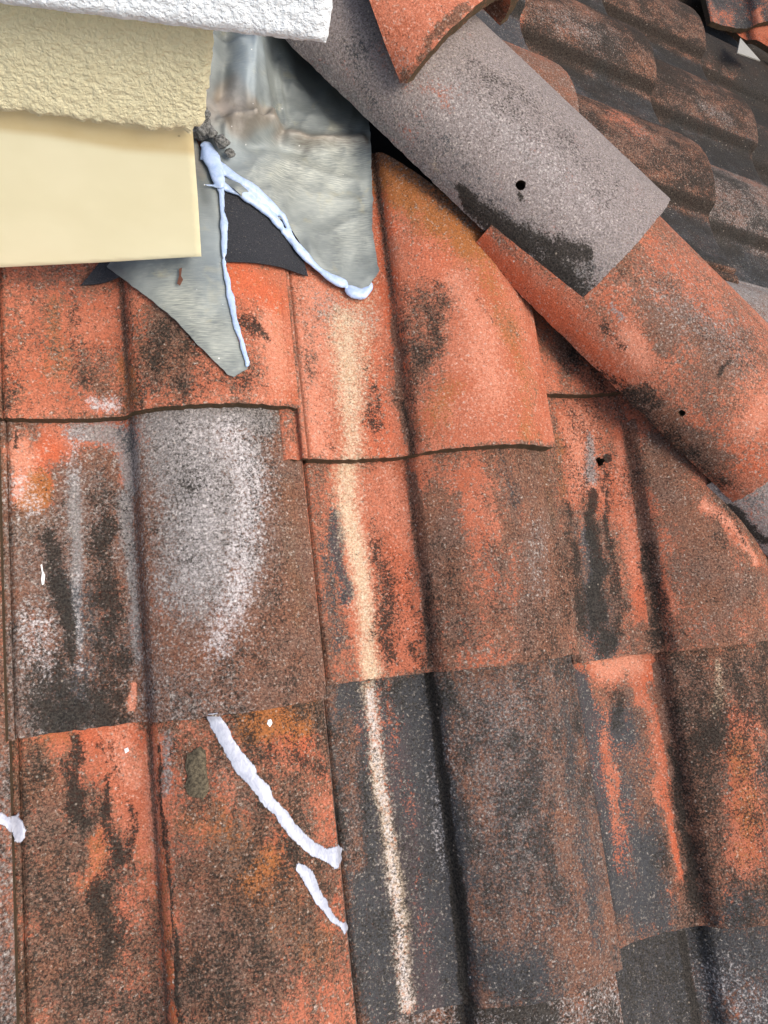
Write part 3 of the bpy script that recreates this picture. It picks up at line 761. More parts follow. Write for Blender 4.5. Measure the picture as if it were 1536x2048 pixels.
make_cap(-.420, .123, -.008, .0225, .106, .122, .044, .054, .082, dict(grey=1.1), [
    ('white', .20, [(900, 200, 60), (1050, 300, 60), (1180, 420, 60)]), ('dark', .44, [(985, 90, 60), (1130, 210, 60), (1280, 340, 44)]), ('dark', .38, [(930, 130, 70), (1080, 240, 70), (1220, 380, 60)]), ('slate', .42, [(760, 180, 50), (880, 300, 44), (1000, 420, 40)]), ('brown', .34, [(900, 160, 40), (1120, 350, 50)]), ('brown', .35, [(640, 120, 60), (760, 230, 60)]),
    ('pink', .35, [(940, 270, 26), (1010, 330, 26), (1100, 420, 40)]), ('pink', .45, [(970, 300, 14), (1030, 350, 14)]), ('pink', .40, [(1120, 400, 50), (1160, 460, 30)]), ('pink', .30, [(950, 120, 60), (1050, 230, 70)]),
    ('slate', .5, [(720, 100, 60), (740, 180, 40)]), ('slate', .35, [(800, 230, 60), (1000, 430, 40)]),
    ('brown', .65, [(640, 140, 12), (800, 285, 14), (920, 395, 16)]), ('cream', .3, [(870, 335, 14)]),
    ('dark', 1.0, [(925, 390, 20), (965, 430, 34), (1030, 490, 40)]), ('dark', .85, [(1020, 480, 50), (1110, 535, 60), (1160, 570, 40)]), ('dark', .8, [(940, 400, 14), (990, 430, 14), (1060, 480, 24), (1130, 500, 30), (1180, 510, 16)]), ('brown', 1.0, [(960, 430, 34), (1060, 510, 50), (1140, 570, 50)]),
    ('dark', .85, [(1120, 470, 20), (1160, 500, 24), (1185, 505, 12)]), ('dark', .95, [(1110, 540, 22)]), ('slate', .4, [(1180, 540, 40)]),
    ('dark', .7, [(1040, 390, 8), (1048, 402, 7)], .6), ('ochre', .25, [(1000, 320, 30)])],
    'long grey hip cap with a nail hole and black lichen on its lower edge', hole=(1040, 372, .0056, .013), seed=97)
make_cap(-.60, -.180, .020, .020, .124, .124, .082, .098, .084, dict(pink=.35, red=.35), [
    ('brown', .6, [(790, 175, 26), (830, 140, 12)]), ('grey', .35, [(800, 120, 26)]), ('brown', .5, [(760, 130, 10), (775, 170, 14)]), ('brown', .8, [(840, 120, 10), (930, 20, 12)]), ('brown', .8, [(1000, 0, 60)])],
    'bright orange hip cap at the top with a pointed mitred end', cut=[((-.144, .410), (-.80, -.45)), ((-.147, .414), (-.74, .67))], seed=103, thick=.018)

# ------------------------------------------------------------------ draped height field for flashing and sealant
_DU, _DV, _DS = -.25, -.55, .003
_nu, _nv = 260, 380
_gu, _gv = np.meshgrid(_DU + _DS * np.arange(_nu), _DV + _DS * np.arange(_nv))
_gh = roof_h(_gu, _gv)


def _maxf(a, r):
    b = a.copy()
    for d in range(1, r + 1):
        b = np.maximum(b, np.maximum(np.roll(a, d, 0), np.roll(a, -d, 0)))
    c = b.copy()
    for d in range(1, r + 1):
        c = np.maximum(c, np.maximum(np.roll(b, d, 1), np.roll(b, -d, 1)))
    return c


def _blur(a, s):
    k = np.exp(-.5 * (np.arange(-3 * s, 3 * s + 1) / s) ** 2); k /= k.sum()
    a = np.apply_along_axis(lambda m: np.convolve(np.pad(m, 3 * s, mode='edge'), k, 'valid'), 0, a)
    return np.apply_along_axis(lambda m: np.convolve(np.pad(m, 3 * s, mode='edge'), k, 'valid'), 1, a)


_fill = np.where(_gh < -.01, .012, _gh)
DRAPE = np.maximum(_blur(_maxf(_fill, 3), 3), _fill + .0006)
DRAPE_TIGHT = np.maximum(_blur(_maxf(_fill, 1), 1), _fill + .0004)


def samp(G, u, v):
    x = np.clip((np.asarray(u) - _DU) / _DS, 0, _nu - 1.001); y = np.clip((np.asarray(v) - _DV) / _DS, 0, _nv - 1.001)
    i, j = x.astype(int), y.astype(int); fx, fy = x - i, y - j
    return (G[j, i] * (1 - fx) + G[j, i + 1] * fx) * (1 - fy) + (G[j + 1, i] * (1 - fx) + G[j + 1, i + 1] * fx) * fy


def on_roof(px, off=.0, G=None):
    """the point of the near slope's tiles seen at a pixel of the photograph"""
    G = DRAPE if G is None else G
    h = .03
    for _ in range(6):
        q = hit_near(px, h)
        h = float(samp(G, q[0], q[1])) + off
    return q[0], q[1]


def inside(poly, x, y):
    c = np.zeros(len(x), bool)
    n = len(poly)
    for i in range(n):
        x1, y1 = poly[i]; x2, y2 = poly[(i + 1) % n]
        cond = ((y1 > y) != (y2 > y)) & (x < (x2 - x1) * (y - y1) / (y2 - y1 + 1e-15) + x1)
        c ^= cond
    return c


def poly_dist(poly, P):
    best = np.full(len(P), 1e9)
    for a, b in zip(poly, np.roll(poly, -1, 0)):
        d = b - a; L = d @ d + 1e-15
        t = np.clip(((P - a) @ d) / L, 0, 1)
        best = np.minimum(best, np.linalg.norm(P - (a + t[:, None] * d), axis=1))
    return best


def sheet(poly, sp, wob=.0, seed=0.0):
    """triangulated interior of an outline"""
    poly = np.array(poly, float)
    bd = []
    for a, b in zip(poly, np.roll(poly, -1, 0)):
        n = max(1, int(round(np.linalg.norm(b - a) / sp)))
        for k in range(n):
            bd.append(a + (b - a) * k / n)
    bd = np.array(bd)
    if wob:
        bd = bd + wob * np.column_stack([vn(bd[:, 0] * 200, bd[:, 1] * 200, seed) - .5, vn(bd[:, 0] * 200, bd[:, 1] * 200, seed + 5) - .5]) * 2
    mn, mx = bd.min(0), bd.max(0)
    gx, gy = np.meshgrid(np.arange(mn[0], mx[0], sp), np.arange(mn[1], mx[1], sp))
    gx = gx + (np.arange(gx.shape[0]) % 2)[:, None] * sp * .5
    G = np.column_stack([gx.ravel(), gy.ravel()])
    G = G[inside(bd, G[:, 0], G[:, 1])]
    if len(G):
        G = G[poly_dist(bd, G) > sp * .5]
    n = len(bd)
    r = delaunay_2d_cdt([Vector(p) for p in bd] + [Vector(p) for p in G], [(i, (i + 1) % n) for i in range(n)], [], 1, 1e-7)
    V = np.array([(v.x, v.y) for v in r[0]]); F = [tuple(f) for f in r[2]]
    out = []
    for f in F:
        a, b, c = V[f[0]], V[f[1]], V[f[2]]
        ar = (b[0] - a[0]) * (c[1] - a[1]) - (b[1] - a[1]) * (c[0] - a[0])
        out.append(f if ar > 0 else tuple(reversed(f)))
    return V, out, bd


def roof_sheet(name, px, off, thick, mats, sp=.003, G=None, hfun=None, wob=0.0, seed=0.0, parent=None, attrs=None):
    uv = np.array([on_roof(p, off, G) for p in px])
    V, F, bd = sheet(uv, sp, wob, seed)
    G = DRAPE if G is None else G
    h = samp(G, V[:, 0], V[:, 1]) + off
    W0 = (M1 @ np.column_stack([V, h]).T).T
    P, _ = project(W0)
    if hfun is not None:
        h = h + hfun(V, P, bd)
    c = V.mean(0); o3 = np.array([c[0], c[1], float(h.mean())])
    top = np.column_stack([V, h]) - o3
    low = top.copy(); low[:, 2] -= thick
    at = {k: f(V, P, bd) for k, f in (attrs or {}).items()}
    me = shell(name, top, F, low, mats, at, V)
    return link(name, me, parent, mat4(M1, M1 @ o3))


def stroke_px(P, pts, soft=.9):
    return seg_field(P, pts, soft)


# --- bitumen membrane
km = NT('black_bitumen_membrane')
gm = km.noise(900, 1, .5)
vm = km.new('ShaderNodeTexVoronoi'); km.put(vm.inputs['Vector'], km.pos); vm.inputs['Scale'].default_value = 520
sm = km.new('ShaderNodeSeparateColor'); km.put(sm.inputs[0], vm.outputs['Color'])
cm = km.mix(km.step(gm, .35, .7), (.012, .013, .016), (.030, .032, .037))
cm = km.mix(km.math('MULTIPLY', km.step(vm.outputs['Distance'], .35, .1), km.step(sm.outputs[0], .80, .9)), cm, (.12, .10, .085))
km.bump(gm, .8, .0012)
MAT_MEM = km.done(cm, .8)
mem = roof_sheet('bitumen_membrane', [(445, 370), (500, 398), (545, 425), (572, 448), (592, 485), (604, 512), (616, 553), (590, 545), (560, 535), (520, 528), (450, 525), (380, 522), (300, 526), (236, 556), (162, 571), (196, 530), (230, 480), (300, 430), (380, 390)],
                 .0025, .0016, [MAT_MEM], hfun=lambda V, P, b: .0015 * smooth01(1 - poly_dist(b, V) / .01))
tag(mem, 'black gritty bitumen membrane exposed in the notch between the two metal flashing tongues', 'membrane')

# --- metal flashing
kf = NT('patinated_lead_flashing')
chv = kf.attrv('chart')
br = kf.noise(1.0, 3, .6, v=kf.vec(chv, scale=(70, 1100, 1)))
br2 = kf.noise(1.0, 3, .6, v=kf.vec(chv, scale=(80, 900, 1), off=(3, 1, 0)))
nl = kf.noise(17, 4, .6, dist=.6)
nl2 = kf.noise(38, 4, .6, off=4.4, dist=.4)
cf = kf.mix(kf.step(nl, .33, .66), (.125, .143, .140), (.225, .248, .232))
cf = kf.mix(kf.math('MULTIPLY', kf.step(br2, .45, .68), kf.math('MULTIPLY', kf.step(nl2, .40, .62), .42)), cf, (.34, .36, .31))
cf = kf.mix(kf.math('MULTIPLY', kf.step(br, .48, .62), .25), cf, (.13, .15, .15))
cf = kf.mix(kf.math('MULTIPLY', kf.step(nl2, .56, .70), .45), cf, (.29, .27, .17))
cf = kf.mix(kf.attr('tan'), cf, kf.mix(kf.step(nl2, .4, .6), (.19, .155, .112), (.28, .24, .195)))
cf = kf.mix(kf.attr('blue'), cf, (.27, .325, .355))
cf = kf.mix(kf.attr('smoke'), cf, (.060, .065, .058))
cf = kf.mix(kf.math('MULTIPLY', kf.attr('pale'), kf.step(br2, .30, .70)), cf, (.40, .415, .355))
vf = kf.new('ShaderNodeTexVoronoi'); kf.put(vf.inputs['Vector'], kf.pos); vf.inputs['Scale'].default_value = 120
sf = kf.new('ShaderNodeSeparateColor'); kf.put(sf.inputs[0], vf.outputs['Color'])
cf = kf.mix(kf.math('MULTIPLY', kf.step(vf.outputs['Distance'], .13, .06), kf.step(sf.outputs[0], .92, .94)), cf, (.75, .74, .70))
kf.bump(kf.math('ADD', br, kf.math('MULTIPLY', nl2, 1.5)), .28, .0010)
MAT_LEAD = kf.done(cf, kf.math('MULTIPLY_ADD', nl, .25, .44), .18, .3)


def flash_h(V, P, b):
    h = .0028 * (fbm(V[:, 0] * 24, V[:, 1] * 24, 3.0, 2) - .5) * 2
    for q_ in range(3):                                    # crumples: creased ridges in three directions
        an = .5 + 1.1 * q_
        w_ = (V[:, 0] * math.cos(an) + V[:, 1] * math.sin(an)) * (20 + 6 * q_) + 2.2 * fbm(V[:, 0] * 14, V[:, 1] * 14, 40 + q_, 3)
        h = h + .0040 * np.abs(((w_ % 1) - .5) * 2) ** 1.6 * fbm(V[:, 0] * 12, V[:, 1] * 12, 50 + q_, 2)
    up = smooth01((300 - P[:, 1]) / 240) * smooth01((640 - P[:, 0]) / 170)
    h = h + .042 * up
    h = h + .012 * stroke_px(P, [(500, 110, 34), (497, 180, 30), (505, 255, 24)])
    h = h - .010 * stroke_px(P, [(540, 130, 26), (553, 220, 30), (560, 255, 20)])
    h = h - .010 * stroke_px(P, [(448, 110, 26), (440, 200, 24)])
    h = h + .008 * stroke_px(P, [(508, 130, 12), (528, 190, 12), (545, 255, 10)])
    h = h + .010 * stroke_px(P, [(470, 250, 22), (510, 262, 18), (550, 250, 20), (580, 280, 16), (640, 292, 18), (720, 284, 16)])
    h = h - .008 * stroke_px(P, [(500, 285, 20), (560, 290, 22), (600, 300, 20)])
    h = h - .006 * stroke_px(P, [(560, 275, 16), (570, 262, 12)])
    h = h + .005 * stroke_px(P, [(600, 370, 70), (660, 350, 60)])
    h = h + .004 * stroke_px(P, [(600, 160, 60), (680, 230, 60)])
    for ln in ([(500, 118, 7), (504, 180, 6), (506, 256, 6)], [(514, 130, 6), (530, 190, 6), (546, 232, 6), (552, 262, 7)], [(506, 256, 6), (530, 256, 7), (556, 262, 7), (578, 282, 7), (620, 292, 6), (660, 290, 6)],
               [(556, 262, 6), (572, 250, 5), (560, 190, 6), (552, 140, 7)], [(436, 250, 6), (470, 252, 7), (506, 258, 6)], [(546, 232, 5), (528, 256, 5)], [(448, 262, 6), (452, 300, 6)]):
        h = h + .0036 * stroke_px(P, ln)
    h = h - .0022 * smooth01(1 - poly_dist(b, V) / .009) + .002 * (vn(V[:, 1] * 22, V[:, 0] * 4, 8.0) - .5) * smooth01(1 - poly_dist(b, V) / .02)
    return h


big_px = [(380, 40), (600, 20), (690, 120), (737, 180), (737, 245), (741, 300), (743, 360), (746, 400), (744, 450), (751, 505), (757, 545), (741, 568), (722, 584), (692, 573), (650, 546), (622, 520), (602, 488),
          (585, 462), (565, 440), (540, 424), (500, 404), (470, 384), (448, 362), (430, 340), (415, 312), (402, 285), (400, 262), (392, 240), (384, 160)]
big = roof_sheet('metal_flashing', big_px, .0075, .0016, [MAT_LEAD], sp=.0026, hfun=flash_h, wob=.0007, seed=2, attrs={
    'tan': lambda V, P, b: np.clip(stroke_px(P, [(455, 205, 34), (480, 250, 40), (540, 245, 22)], .4) * .75 + stroke_px(P, [(560, 268, 16), (620, 292, 16), (730, 284, 18)]) * .9 + stroke_px(P, [(420, 230, 40)]) * .7, 0, .95),
    'blue': lambda V, P, b: np.clip(stroke_px(P, [(500, 120, 40), (490, 190, 36)]) * .6 + stroke_px(P, [(470, 320, 50), (560, 300, 30)]) * .35, 0, .8),
    'smoke': lambda V, P, b: np.clip(stroke_px(P, [(580, 100, 50), (640, 160, 80), (710, 220, 70)]) * .85 + stroke_px(P, [(450, 90, 22), (448, 180, 20)]) * .5, 0, .8),
    'pale': lambda V, P, b: np.clip(stroke_px(P, [(560, 340, 70), (650, 350, 70)]) + stroke_px(P, [(710, 470, 70)]) * .8 + stroke_px(P, [(700, 300, 60)]) * .4, 0, 1)})
tag(big, 'large dented grey metal flashing sheet lapped over the tiles beside the cream wall', 'flashing', 'patinated metal flashing pieces at the wall corner')
ton_px = [(384, 262), (402, 300), (424, 338), (440, 392), (446, 450), (450, 530), (455, 580), (466, 632), (480, 690), (495, 722), (496, 736), (468, 754), (456, 748), (430, 722), (390, 682), (350, 637), (310, 604), (270, 574), (232, 547), (214, 530), (250, 490), (320, 400)]
ton = roof_sheet('metal_flashing', ton_px, .0055, .0016, [MAT_LEAD], sp=.0026, wob=.0006, seed=6,
                 hfun=lambda V, P, b: .0016 * (fbm(V[:, 0] * 30, V[:, 1] * 30, 9.0, 2) - .5) * 2 - .0015 * smooth01(1 - poly_dist(b, V) / .008), attrs={
    'tan': lambda V, P, b: np.clip(stroke_px(P, [(395, 310, 26), (400, 345, 16)]) * .5, 0, 1),
    'blue': lambda V, P, b: np.clip(stroke_px(P, [(430, 480, 60), (440, 600, 40)]) * .35, 0, 1),
    'smoke': lambda V, P, b: np.clip(stroke_px(P, [(395, 350, 18), (410, 400, 14)]) * .5 + stroke_px(P, [(250, 540, 40)]) * .4, 0, 1),
    'pale': lambda V, P, b: np.clip(stroke_px(P, [(380, 610, 60), (440, 690, 60)]) * .7 + stroke_px(P, [(340, 590, 40)]) * .4, 0, 1)})
tag(ton, 'pointed tongue of grey metal flashing coming out from under the cream fascia board', 'flashing', 'patinated metal flashing pieces at the wall corner')

# --- sealant
ks = NT('pale_blue_silicone_sealant')
ns = ks.noise(120, 3, .6, dist=1.0)
cs = ks.mix(ks.step(ns, .3, .7), (.30, .40, .58), (.42, .51, .68))
ks.bump(ns, .25, .002)
MAT_SEAL = ks.done(cs, .32, 0, .5)
ks.b.inputs['Subsurface Weight'].default_value = .25
ks.b.inputs['Subsurface Radius'].default_value = (.004, .005, .006)
ks.b.inputs['Subsurface Scale'].default_value = 1.0


def lift_at(px, P_extra=0.0):
    """height of whatever lies on top at that pixel (tiles, membrane or flashing)"""
    u, v = on_roof(px)
    return u, v, float(samp(DRAPE, u, v))


def bead(name, strands, label, base_off=.006, vox=.0012, seed=0):
    bm = bmesh.new()
    for si, (pts, rise) in enumerate(strands):
        P = np.array(pts, float)
        d = np.concatenate([[0], np.cumsum(np.linalg.norm(np.diff(P[:, :2], axis=0), axis=1))])
        tt = np.linspace(0, d[-1], max(6, int(d[-1] / 3.5)))
        X, Y, Wd = (np.interp(tt, d, P[:, k]) for k in range(3))
        Rr = P[:, 3] if P.shape[1] > 3 else np.full(len(P), rise)
        off = np.interp(tt, d, Rr)
        X = X + 2.5 * (vn(tt * .06, tt * 0 + si, 3 + seed) - .5); Y = Y + 2.5 * (vn(tt * .06, tt * 0 + si, 8 + seed) - .5)
        Wd = Wd * (.80 + .45 * vn(tt * .05, tt * 0 + si * 3, 5 + seed))
        rings = []
        pts3 = []
        for x, y, w, o in zip(X, Y, Wd, off):
            u, v, h = lift_at((x, y))
            r = w * .57 * .00046
            pts3.append(np.array([u, v, h + o])); rings.append(r)
        pts3 = np.array(pts3)
        pts3[:, 2] = np.convolve(np.pad(pts3[:, 2], 2, mode='edge'), np.ones(5) / 5, 'valid')
        n = len(pts3); K = 12
        vr = []
        for i in range(n):
            t = pts3[min(i + 1, n - 1)] - pts3[max(i - 1, 0)]
            t = t / (np.linalg.norm(t) + 1e-12)
            sd_ = np.cross(t, [0, 0, 1]); sd_ /= (np.linalg.norm(sd_) + 1e-12)
            up = np.cross(sd_, t)
            taper = min(1.0, .55 + .45 * min(i, n - 1 - i) / 2.0)
            ring = []
            for a in range(K):
                an = 2 * math.pi * a / K
                q = pts3[i] + sd_ * math.cos(an) * rings[i] * taper + up * math.sin(an) * min(rings[i] * .5, .0042) * taper
                ring.append(bm.verts.new(M1 @ q))
            vr.append(ring)
        for i in range(n - 1):
            for a in range(K):
                bm.faces.new((vr[i][a], vr[i][(a + 1) % K], vr[i + 1][(a + 1) % K], vr[i + 1][a]))
        bm.faces.new(list(reversed(vr[0]))); bm.faces.new(vr[-1])
    bmesh.ops.recalc_face_normals(bm, faces=bm.faces)
    me = bpy.data.meshes.new(name); bm.to_mesh(me); bm.free()
    tmp = bpy.data.objects.new('tmp', me); COL.objects.link(tmp)
    md = tmp.modifiers.new('r', 'REMESH'); md.mode = 'VOXEL'; md.voxel_size = vox; md.use_smooth_shade = True
    ms = tmp.modifiers.new('s', 'SMOOTH'); ms.iterations = 2; ms.factor = .5
    dg = bpy.context.evaluated_depsgraph_get()
    me2 = bpy.data.meshes.new_from_object(tmp.evaluated_get(dg))
    bpy.data.objects.remove(tmp)
    c = np.zeros(len(me2.vertices) * 3); me2.vertices.foreach_get('co', c); c = c.reshape(-1, 3)
    o3 = c.mean(0); c -= o3
    me2.vertices.foreach_set('co', c.ravel()); me2.update()
    me2.name = name
    me2.materials.clear(); me2.materials.append(MAT_SEAL)
    return tag(link(name, me2, None, Matrix.Translation(Vector(o3))), label, 'sealant')


bead('sealant_bead', [
    ([(398, 302, 14), (412, 304, 26), (420, 325, 32), (428, 350, 28), (436, 372, 26), (442, 388, 18)], .011),
    ([(424, 338, 26), (445, 350, 24), (468, 364, 22), (498, 384, 22), (522, 406, 24), (545, 426, 22), (560, 440, 16)], .010),
    ([(436, 374, 22), (455, 384, 16), (478, 392, 18), (500, 405, 20), (522, 420, 22), (545, 440, 20), (562, 465, 18)], .007),
    ([(540, 424, 20), (562, 440, 16), (572, 462, 12), (580, 480, 16), (590, 498, 20), (608, 520, 18), (630, 542, 16), (655, 560, 18), (690, 578, 22)], .009),
    ([(562, 462, 16), (572, 478, 16), (584, 492, 14), (590, 500, 14)], .006),
    ([(688, 580, 26), (705, 590, 32), (722, 592, 28), (736, 580, 20), (742, 570, 12)], .006),
    ([(722, 594, 18), (714, 602, 8)], .004),
    ([(412, 306, 22), (404, 320, 12), (400, 330, 8)], .009),
    ([(408, 380, 5), (425, 383, 6), (440, 386, 12)], .010),
], 'forked pale blue sealant bead along the cut edge of the large metal flashing sheet', seed=1)
bead('sealant_bead', [
    ([(438, 378, 16), (443, 392, 12), (444, 430, 10), (447, 450, 16), (447, 490, 16), (446, 522, 12)], .0075),
    ([(446, 522, 10), (450, 545, 9), (455, 575, 13), (463, 620, 14), (474, 665, 12), (485, 700, 12), (494, 728, 12), (492, 738, 12)], .0065),
], 'thin pale sealant line along the right edge of the pointed metal tongue', seed=2)

# --- sealant smears on the tiles
kq = NT('smeared_white_sealant')
cq = kq.attrv('chart')
nq = kq.noise(1.0, 3, .6, v=kq.vec(cq, scale=(260, 130, 1)), dist=1.2)
ea = kq.attr('edge')
al = kq.step(kq.math('ADD', ea, kq.math('MULTIPLY', kq.noise(1.0, 3, .65, v=kq.vec(cq, scale=(420, 160, 1), off=(4, 2, 0))), .9)), .36, .66)
kq.put(kq.b.inputs['Alpha'], al)
MAT_SMEAR = kq.done(kq.mix(kq.step(nq, .3, .7), (.29, .31, .375), (.42, .44, .49)), .38, 0, .5)
kq.bump(nq, .14, .0010)


def smear(px, label, hmax=.0010, seed=0):
    o = roof_sheet('sealant_smear', px, .0004, .003, [MAT_SMEAR], sp=.0016, G=DRAPE_TIGHT, wob=.0009, seed=seed, attrs={'edge': lambda V, P, b: np.clip(poly_dist(b, V) / .005, 0, 1)},
                   hfun=lambda V, P, b: hmax * np.clip(poly_dist(b, V) / .005, 0, 1) ** .7 * (.75 + .4 * fbm(V[:, 0] * 120, V[:, 1] * 60, seed, 2)))
    return tag(o, label, 'sealant')


smear([(411, 1428), (434, 1425), (455, 1450), (467, 1480), (487, 1505), (510, 1532), (515, 1550), (540, 1575), (548, 1595), (570, 1618), (588, 1642), (608, 1665), (630, 1685), (655, 1696), (675, 1690), (686, 1697), (682, 1710), (685, 1718), (681, 1728),
       (668, 1741), (660, 1728), (645, 1722), (620, 1710), (595, 1690), (572, 1665), (550, 1632), (520, 1602), (500, 1574), (472, 1547), (450, 1506), (437, 1482), (420, 1452)],
      'long diagonal smear of white sealant on the rust brown tile', seed=3)
smear([(594, 1724), (607, 1728), (618, 1735), (631, 1750), (638, 1775), (651, 1797), (666, 1824), (680, 1843), (692, 1841), (697, 1855), (690, 1871), (680, 1857), (664, 1846), (644, 1821), (624, 1796), (611, 1771), (599, 1751), (591, 1738)],
      'short thin sealant smear just below the end of the long one', hmax=.0012, seed=4)
smear([(-30, 1610), (0, 1622), (14, 1630), (28, 1632), (40, 1621), (36, 1636), (46, 1646), (53, 1660), (50, 1674), (40, 1687), (28, 1682), (24, 1666), (10, 1652), (0, 1648), (-30, 1640)],
      'stub of white sealant smear at the left edge on the grey brown tile', seed=5)

# --- small things on the roof
kc = NT('dried_moss_flake')
nc = kc.noise(330, 3, .7)
kc.bump(nc, .8, .002)
MAT_MOSS = kc.done(kc.mix(kc.step(nc, .35, .65), (.045, .036, .022), (.13, .105, .065)), .95)
mo = roof_sheet('moss_flake', [(372, 1510), (388, 1500), (402, 1493), (411, 1500), (413, 1540), (416, 1562), (418, 1582), (408, 1602), (392, 1594), (376, 1588), (368, 1570), (376, 1552), (371, 1530)], .0004, .003, [MAT_MOSS], sp=.0022, G=DRAPE_TIGHT, wob=.0012, seed=12,
                hfun=lambda V, P, b: .0030 * np.clip(poly_dist(b, V) / .004, 0, 1) * (.5 + fbm(V[:, 0] * 240, V[:, 1] * 240, 3, 3)))
tag(mo, 'brown flake of dried moss on the rust brown tile left of the long smear', 'moss')
kb = NT('white_dropping'); MAT_DROP = kb.done(kb.mix(kb.noise(300), (.62, .62, .60), (.80, .80, .77)), .7)
for px, lab in (([(81, 1130), (84, 1128), (86, 1142), (90, 1150), (88, 1168), (84, 1170), (82, 1158), (84, 1146)], 'white bird dropping on the black stained pan of the grey tile'),
                ([(536, 1440), (542, 1438), (545, 1446), (540, 1454), (534, 1448)], 'small white dropping on the rust brown tile near its upper right'),
                ([(248, 1498), (256, 1495), (258, 1502), (251, 1507)], 'small white dropping on the orange pan top of the rust brown tile')):
    tag(roof_sheet('bird_dropping', px, .0003, .0015, [MAT_DROP], sp=.0015, G=DRAPE_TIGHT, hfun=lambda V, P, b: .0012 * np.clip(poly_dist(b, V) / .002, 0, 1)), lab, 'bird dropping')
kl = NT('dry_leaf'); MAT_LEAF = kl.done(kl.mix(kl.noise(240, 3), (.055, .020, .012), (.15, .060, .035)), .8)
for px, lab in (([(497, 366), (506, 368), (514, 384), (524, 396), (530, 406), (522, 404), (510, 392), (500, 380)], 'dark brown dry leaf scrap stuck to the forked sealant bead'),
                ([(358, 538), (364, 536), (362, 552), (366, 560), (360, 572), (354, 568), (358, 552)], 'rust brown scrap on the pointed metal tongue')):
    tag(roof_sheet('leaf_scrap', px, .0095, .0006, [MAT_LEAF], sp=.0015, hfun=lambda V, P, b: .002 * fbm(V[:, 0] * 200, V[:, 1] * 200, 4, 2)), lab, 'leaf scrap')

# --- mortar crumbs at the wall corner
kr = NT('grey_mortar')
nr = kr.noise(260, 4, .7)
kr.bump(nr, .9, .003)
MAT_MORT = kr.done(kr.mix(kr.step(nr, .35, .65), (.060, .060, .055), (.21, .21, .195)), .95)


def rock(name, px, size, off, label, seed):
    u, v, h = lift_at(px)
    bm = bmesh.new()
    bmesh.ops.create_icosphere(bm, subdivisions=4, radius=1)
    for w in bm.verts:
        p = np.array(w.co)
        d = .55 + .55 * fbm(p[0] * 1.6 + 7, p[1] * 1.6 + p[2] * 1.3, seed, 3) + .32 * (fbm(p[0] * 6 + p[2] * 5, p[1] * 6, seed + 3, 3) - .5)
        w.co = Vector(p * d * np.array(size))
    for f in bm.faces: f.smooth = True
    me = bpy.data.meshes.new(name); bm.to_mesh(me); bm.free(); me.materials.append(MAT_MORT)
    return tag(link(name, me, None, mat4(M1, M1 @ np.array([u, v, h + off]))), label, 'mortar')


rock('mortar_lump', (402, 277), (.014, .013, .014), .016, 'rough grey mortar lump at the broken corner under the textured cream render', 1.0)
rock('mortar_lump', (440, 308), (.010, .008, .007), .022, 'small crumbly mortar lump on the flashing beside the top of the sealant fork', 2.0)
rock('mortar_lump', (398, 262), (.012, .010, .010), .030, 'rough mortar lump right under the broken lip of the cream render', 5.0)
rock('mortar_lump', (420, 290), (.008, .007, .006), .020, 'mortar crumb between the broken corner and the sealant fork', 6.0)
rock('mortar_lump', (457, 326), (.0065, .006, .004), .018, 'tiny mortar crumb on the flashing just below the crumbly lump', 3.0)

# ------------------------------------------------------------------ the wall corner
q = hit_near((200, 526), .078)
YF = float((M1 @ q)[1])                                    # plane of the fascia board


def wall_slab(name, px, y, depth, mat, sp, disp, wob=0.0, seed=0.0, round_=0.004, attrs=None):
    uv = np.array([hit_wall(p, y)[[0, 2]] for p in px])
    V, F, bd = sheet(uv, sp, wob, seed)
    d = poly_dist(bd, V)
    dy = disp(V, d) - round_ * (1 - np.clip(d / (round_ * 2 + 1e-6), 0, 1)) ** 2
    c = V.mean(0); o3 = np.array([c[0], y, c[1]])
    top = np.column_stack([V[:, 0], np.full(len(V), y) - dy, V[:, 1]]) - o3
    low = np.column_stack([V[:, 0], np.full(len(V), y + depth), V[:, 1]]) - o3
    W = top + o3
    P, _ = project(W)
    at = {k: f(V, P, bd) for k, f in (attrs or {}).items()}
    me = shell(name, top, F, low, [mat], at, V)
    return link(name, me, None, Matrix.Translation(Vector(o3)))


def stucco(amp, sc, seed):
    def f(V, d):
        a = fbm(V[:, 0] * sc, V[:, 1] * sc, seed, 4)
        b = fbm(V[:, 0] * sc * 2.3 + 4, V[:, 1] * sc * 2.3, seed + 7, 3)
        return amp * (np.clip((a - .40) * 3.2, 0, 1) * .75 + .45 * b)
    return f


kw = NT('white_roughcast_render')
nw = kw.noise(180, 3, .6)
kw.bump(kw.math('ADD', kw.noise(420, 3, .6), kw.math('MULTIPLY', kw.step(kw.noise(250, 3, .6, off=2.0), .36, .62), 1.3)), .55, .0012)
MAT_WHITE = kw.done(kw.mix(nw, (.76, .815, .83), (.84, .88, .89)), .8)
ky = NT('cream_textured_render')
ny = ky.noise(60, 3, .6)
ky.bump(ky.math('ADD', ky.noise(420, 3, .6), ky.math('MULTIPLY', ky.step(ky.noise(270, 3, .6, off=2.0), .36, .62), 1.3)), .55, .0012)
MAT_CREAM = ky.done(ky.mix(ny, (.66, .60, .37), (.74, .68, .44)), .75)
kx = NT('smooth_cream_paint')
nx = kx.noise(1.0, 3, .6, v=kx.vec(kx.attrv('chart'), scale=(18, 320, 1)))
cx_ = kx.mix(kx.step(kx.noise(14, 3), .3, .7), (.755, .705, .455), (.80, .75, .50))
cx_ = kx.mix(kx.math('MULTIPLY', kx.attr('old'), kx.math('MULTIPLY_ADD', kx.noise(45, 4, .6), .4, .65)), cx_, (.60, .475, .235))
vx = kx.new('ShaderNodeTexVoronoi'); kx.put(vx.inputs['Vector'], kx.pos); vx.inputs['Scale'].default_value = 55
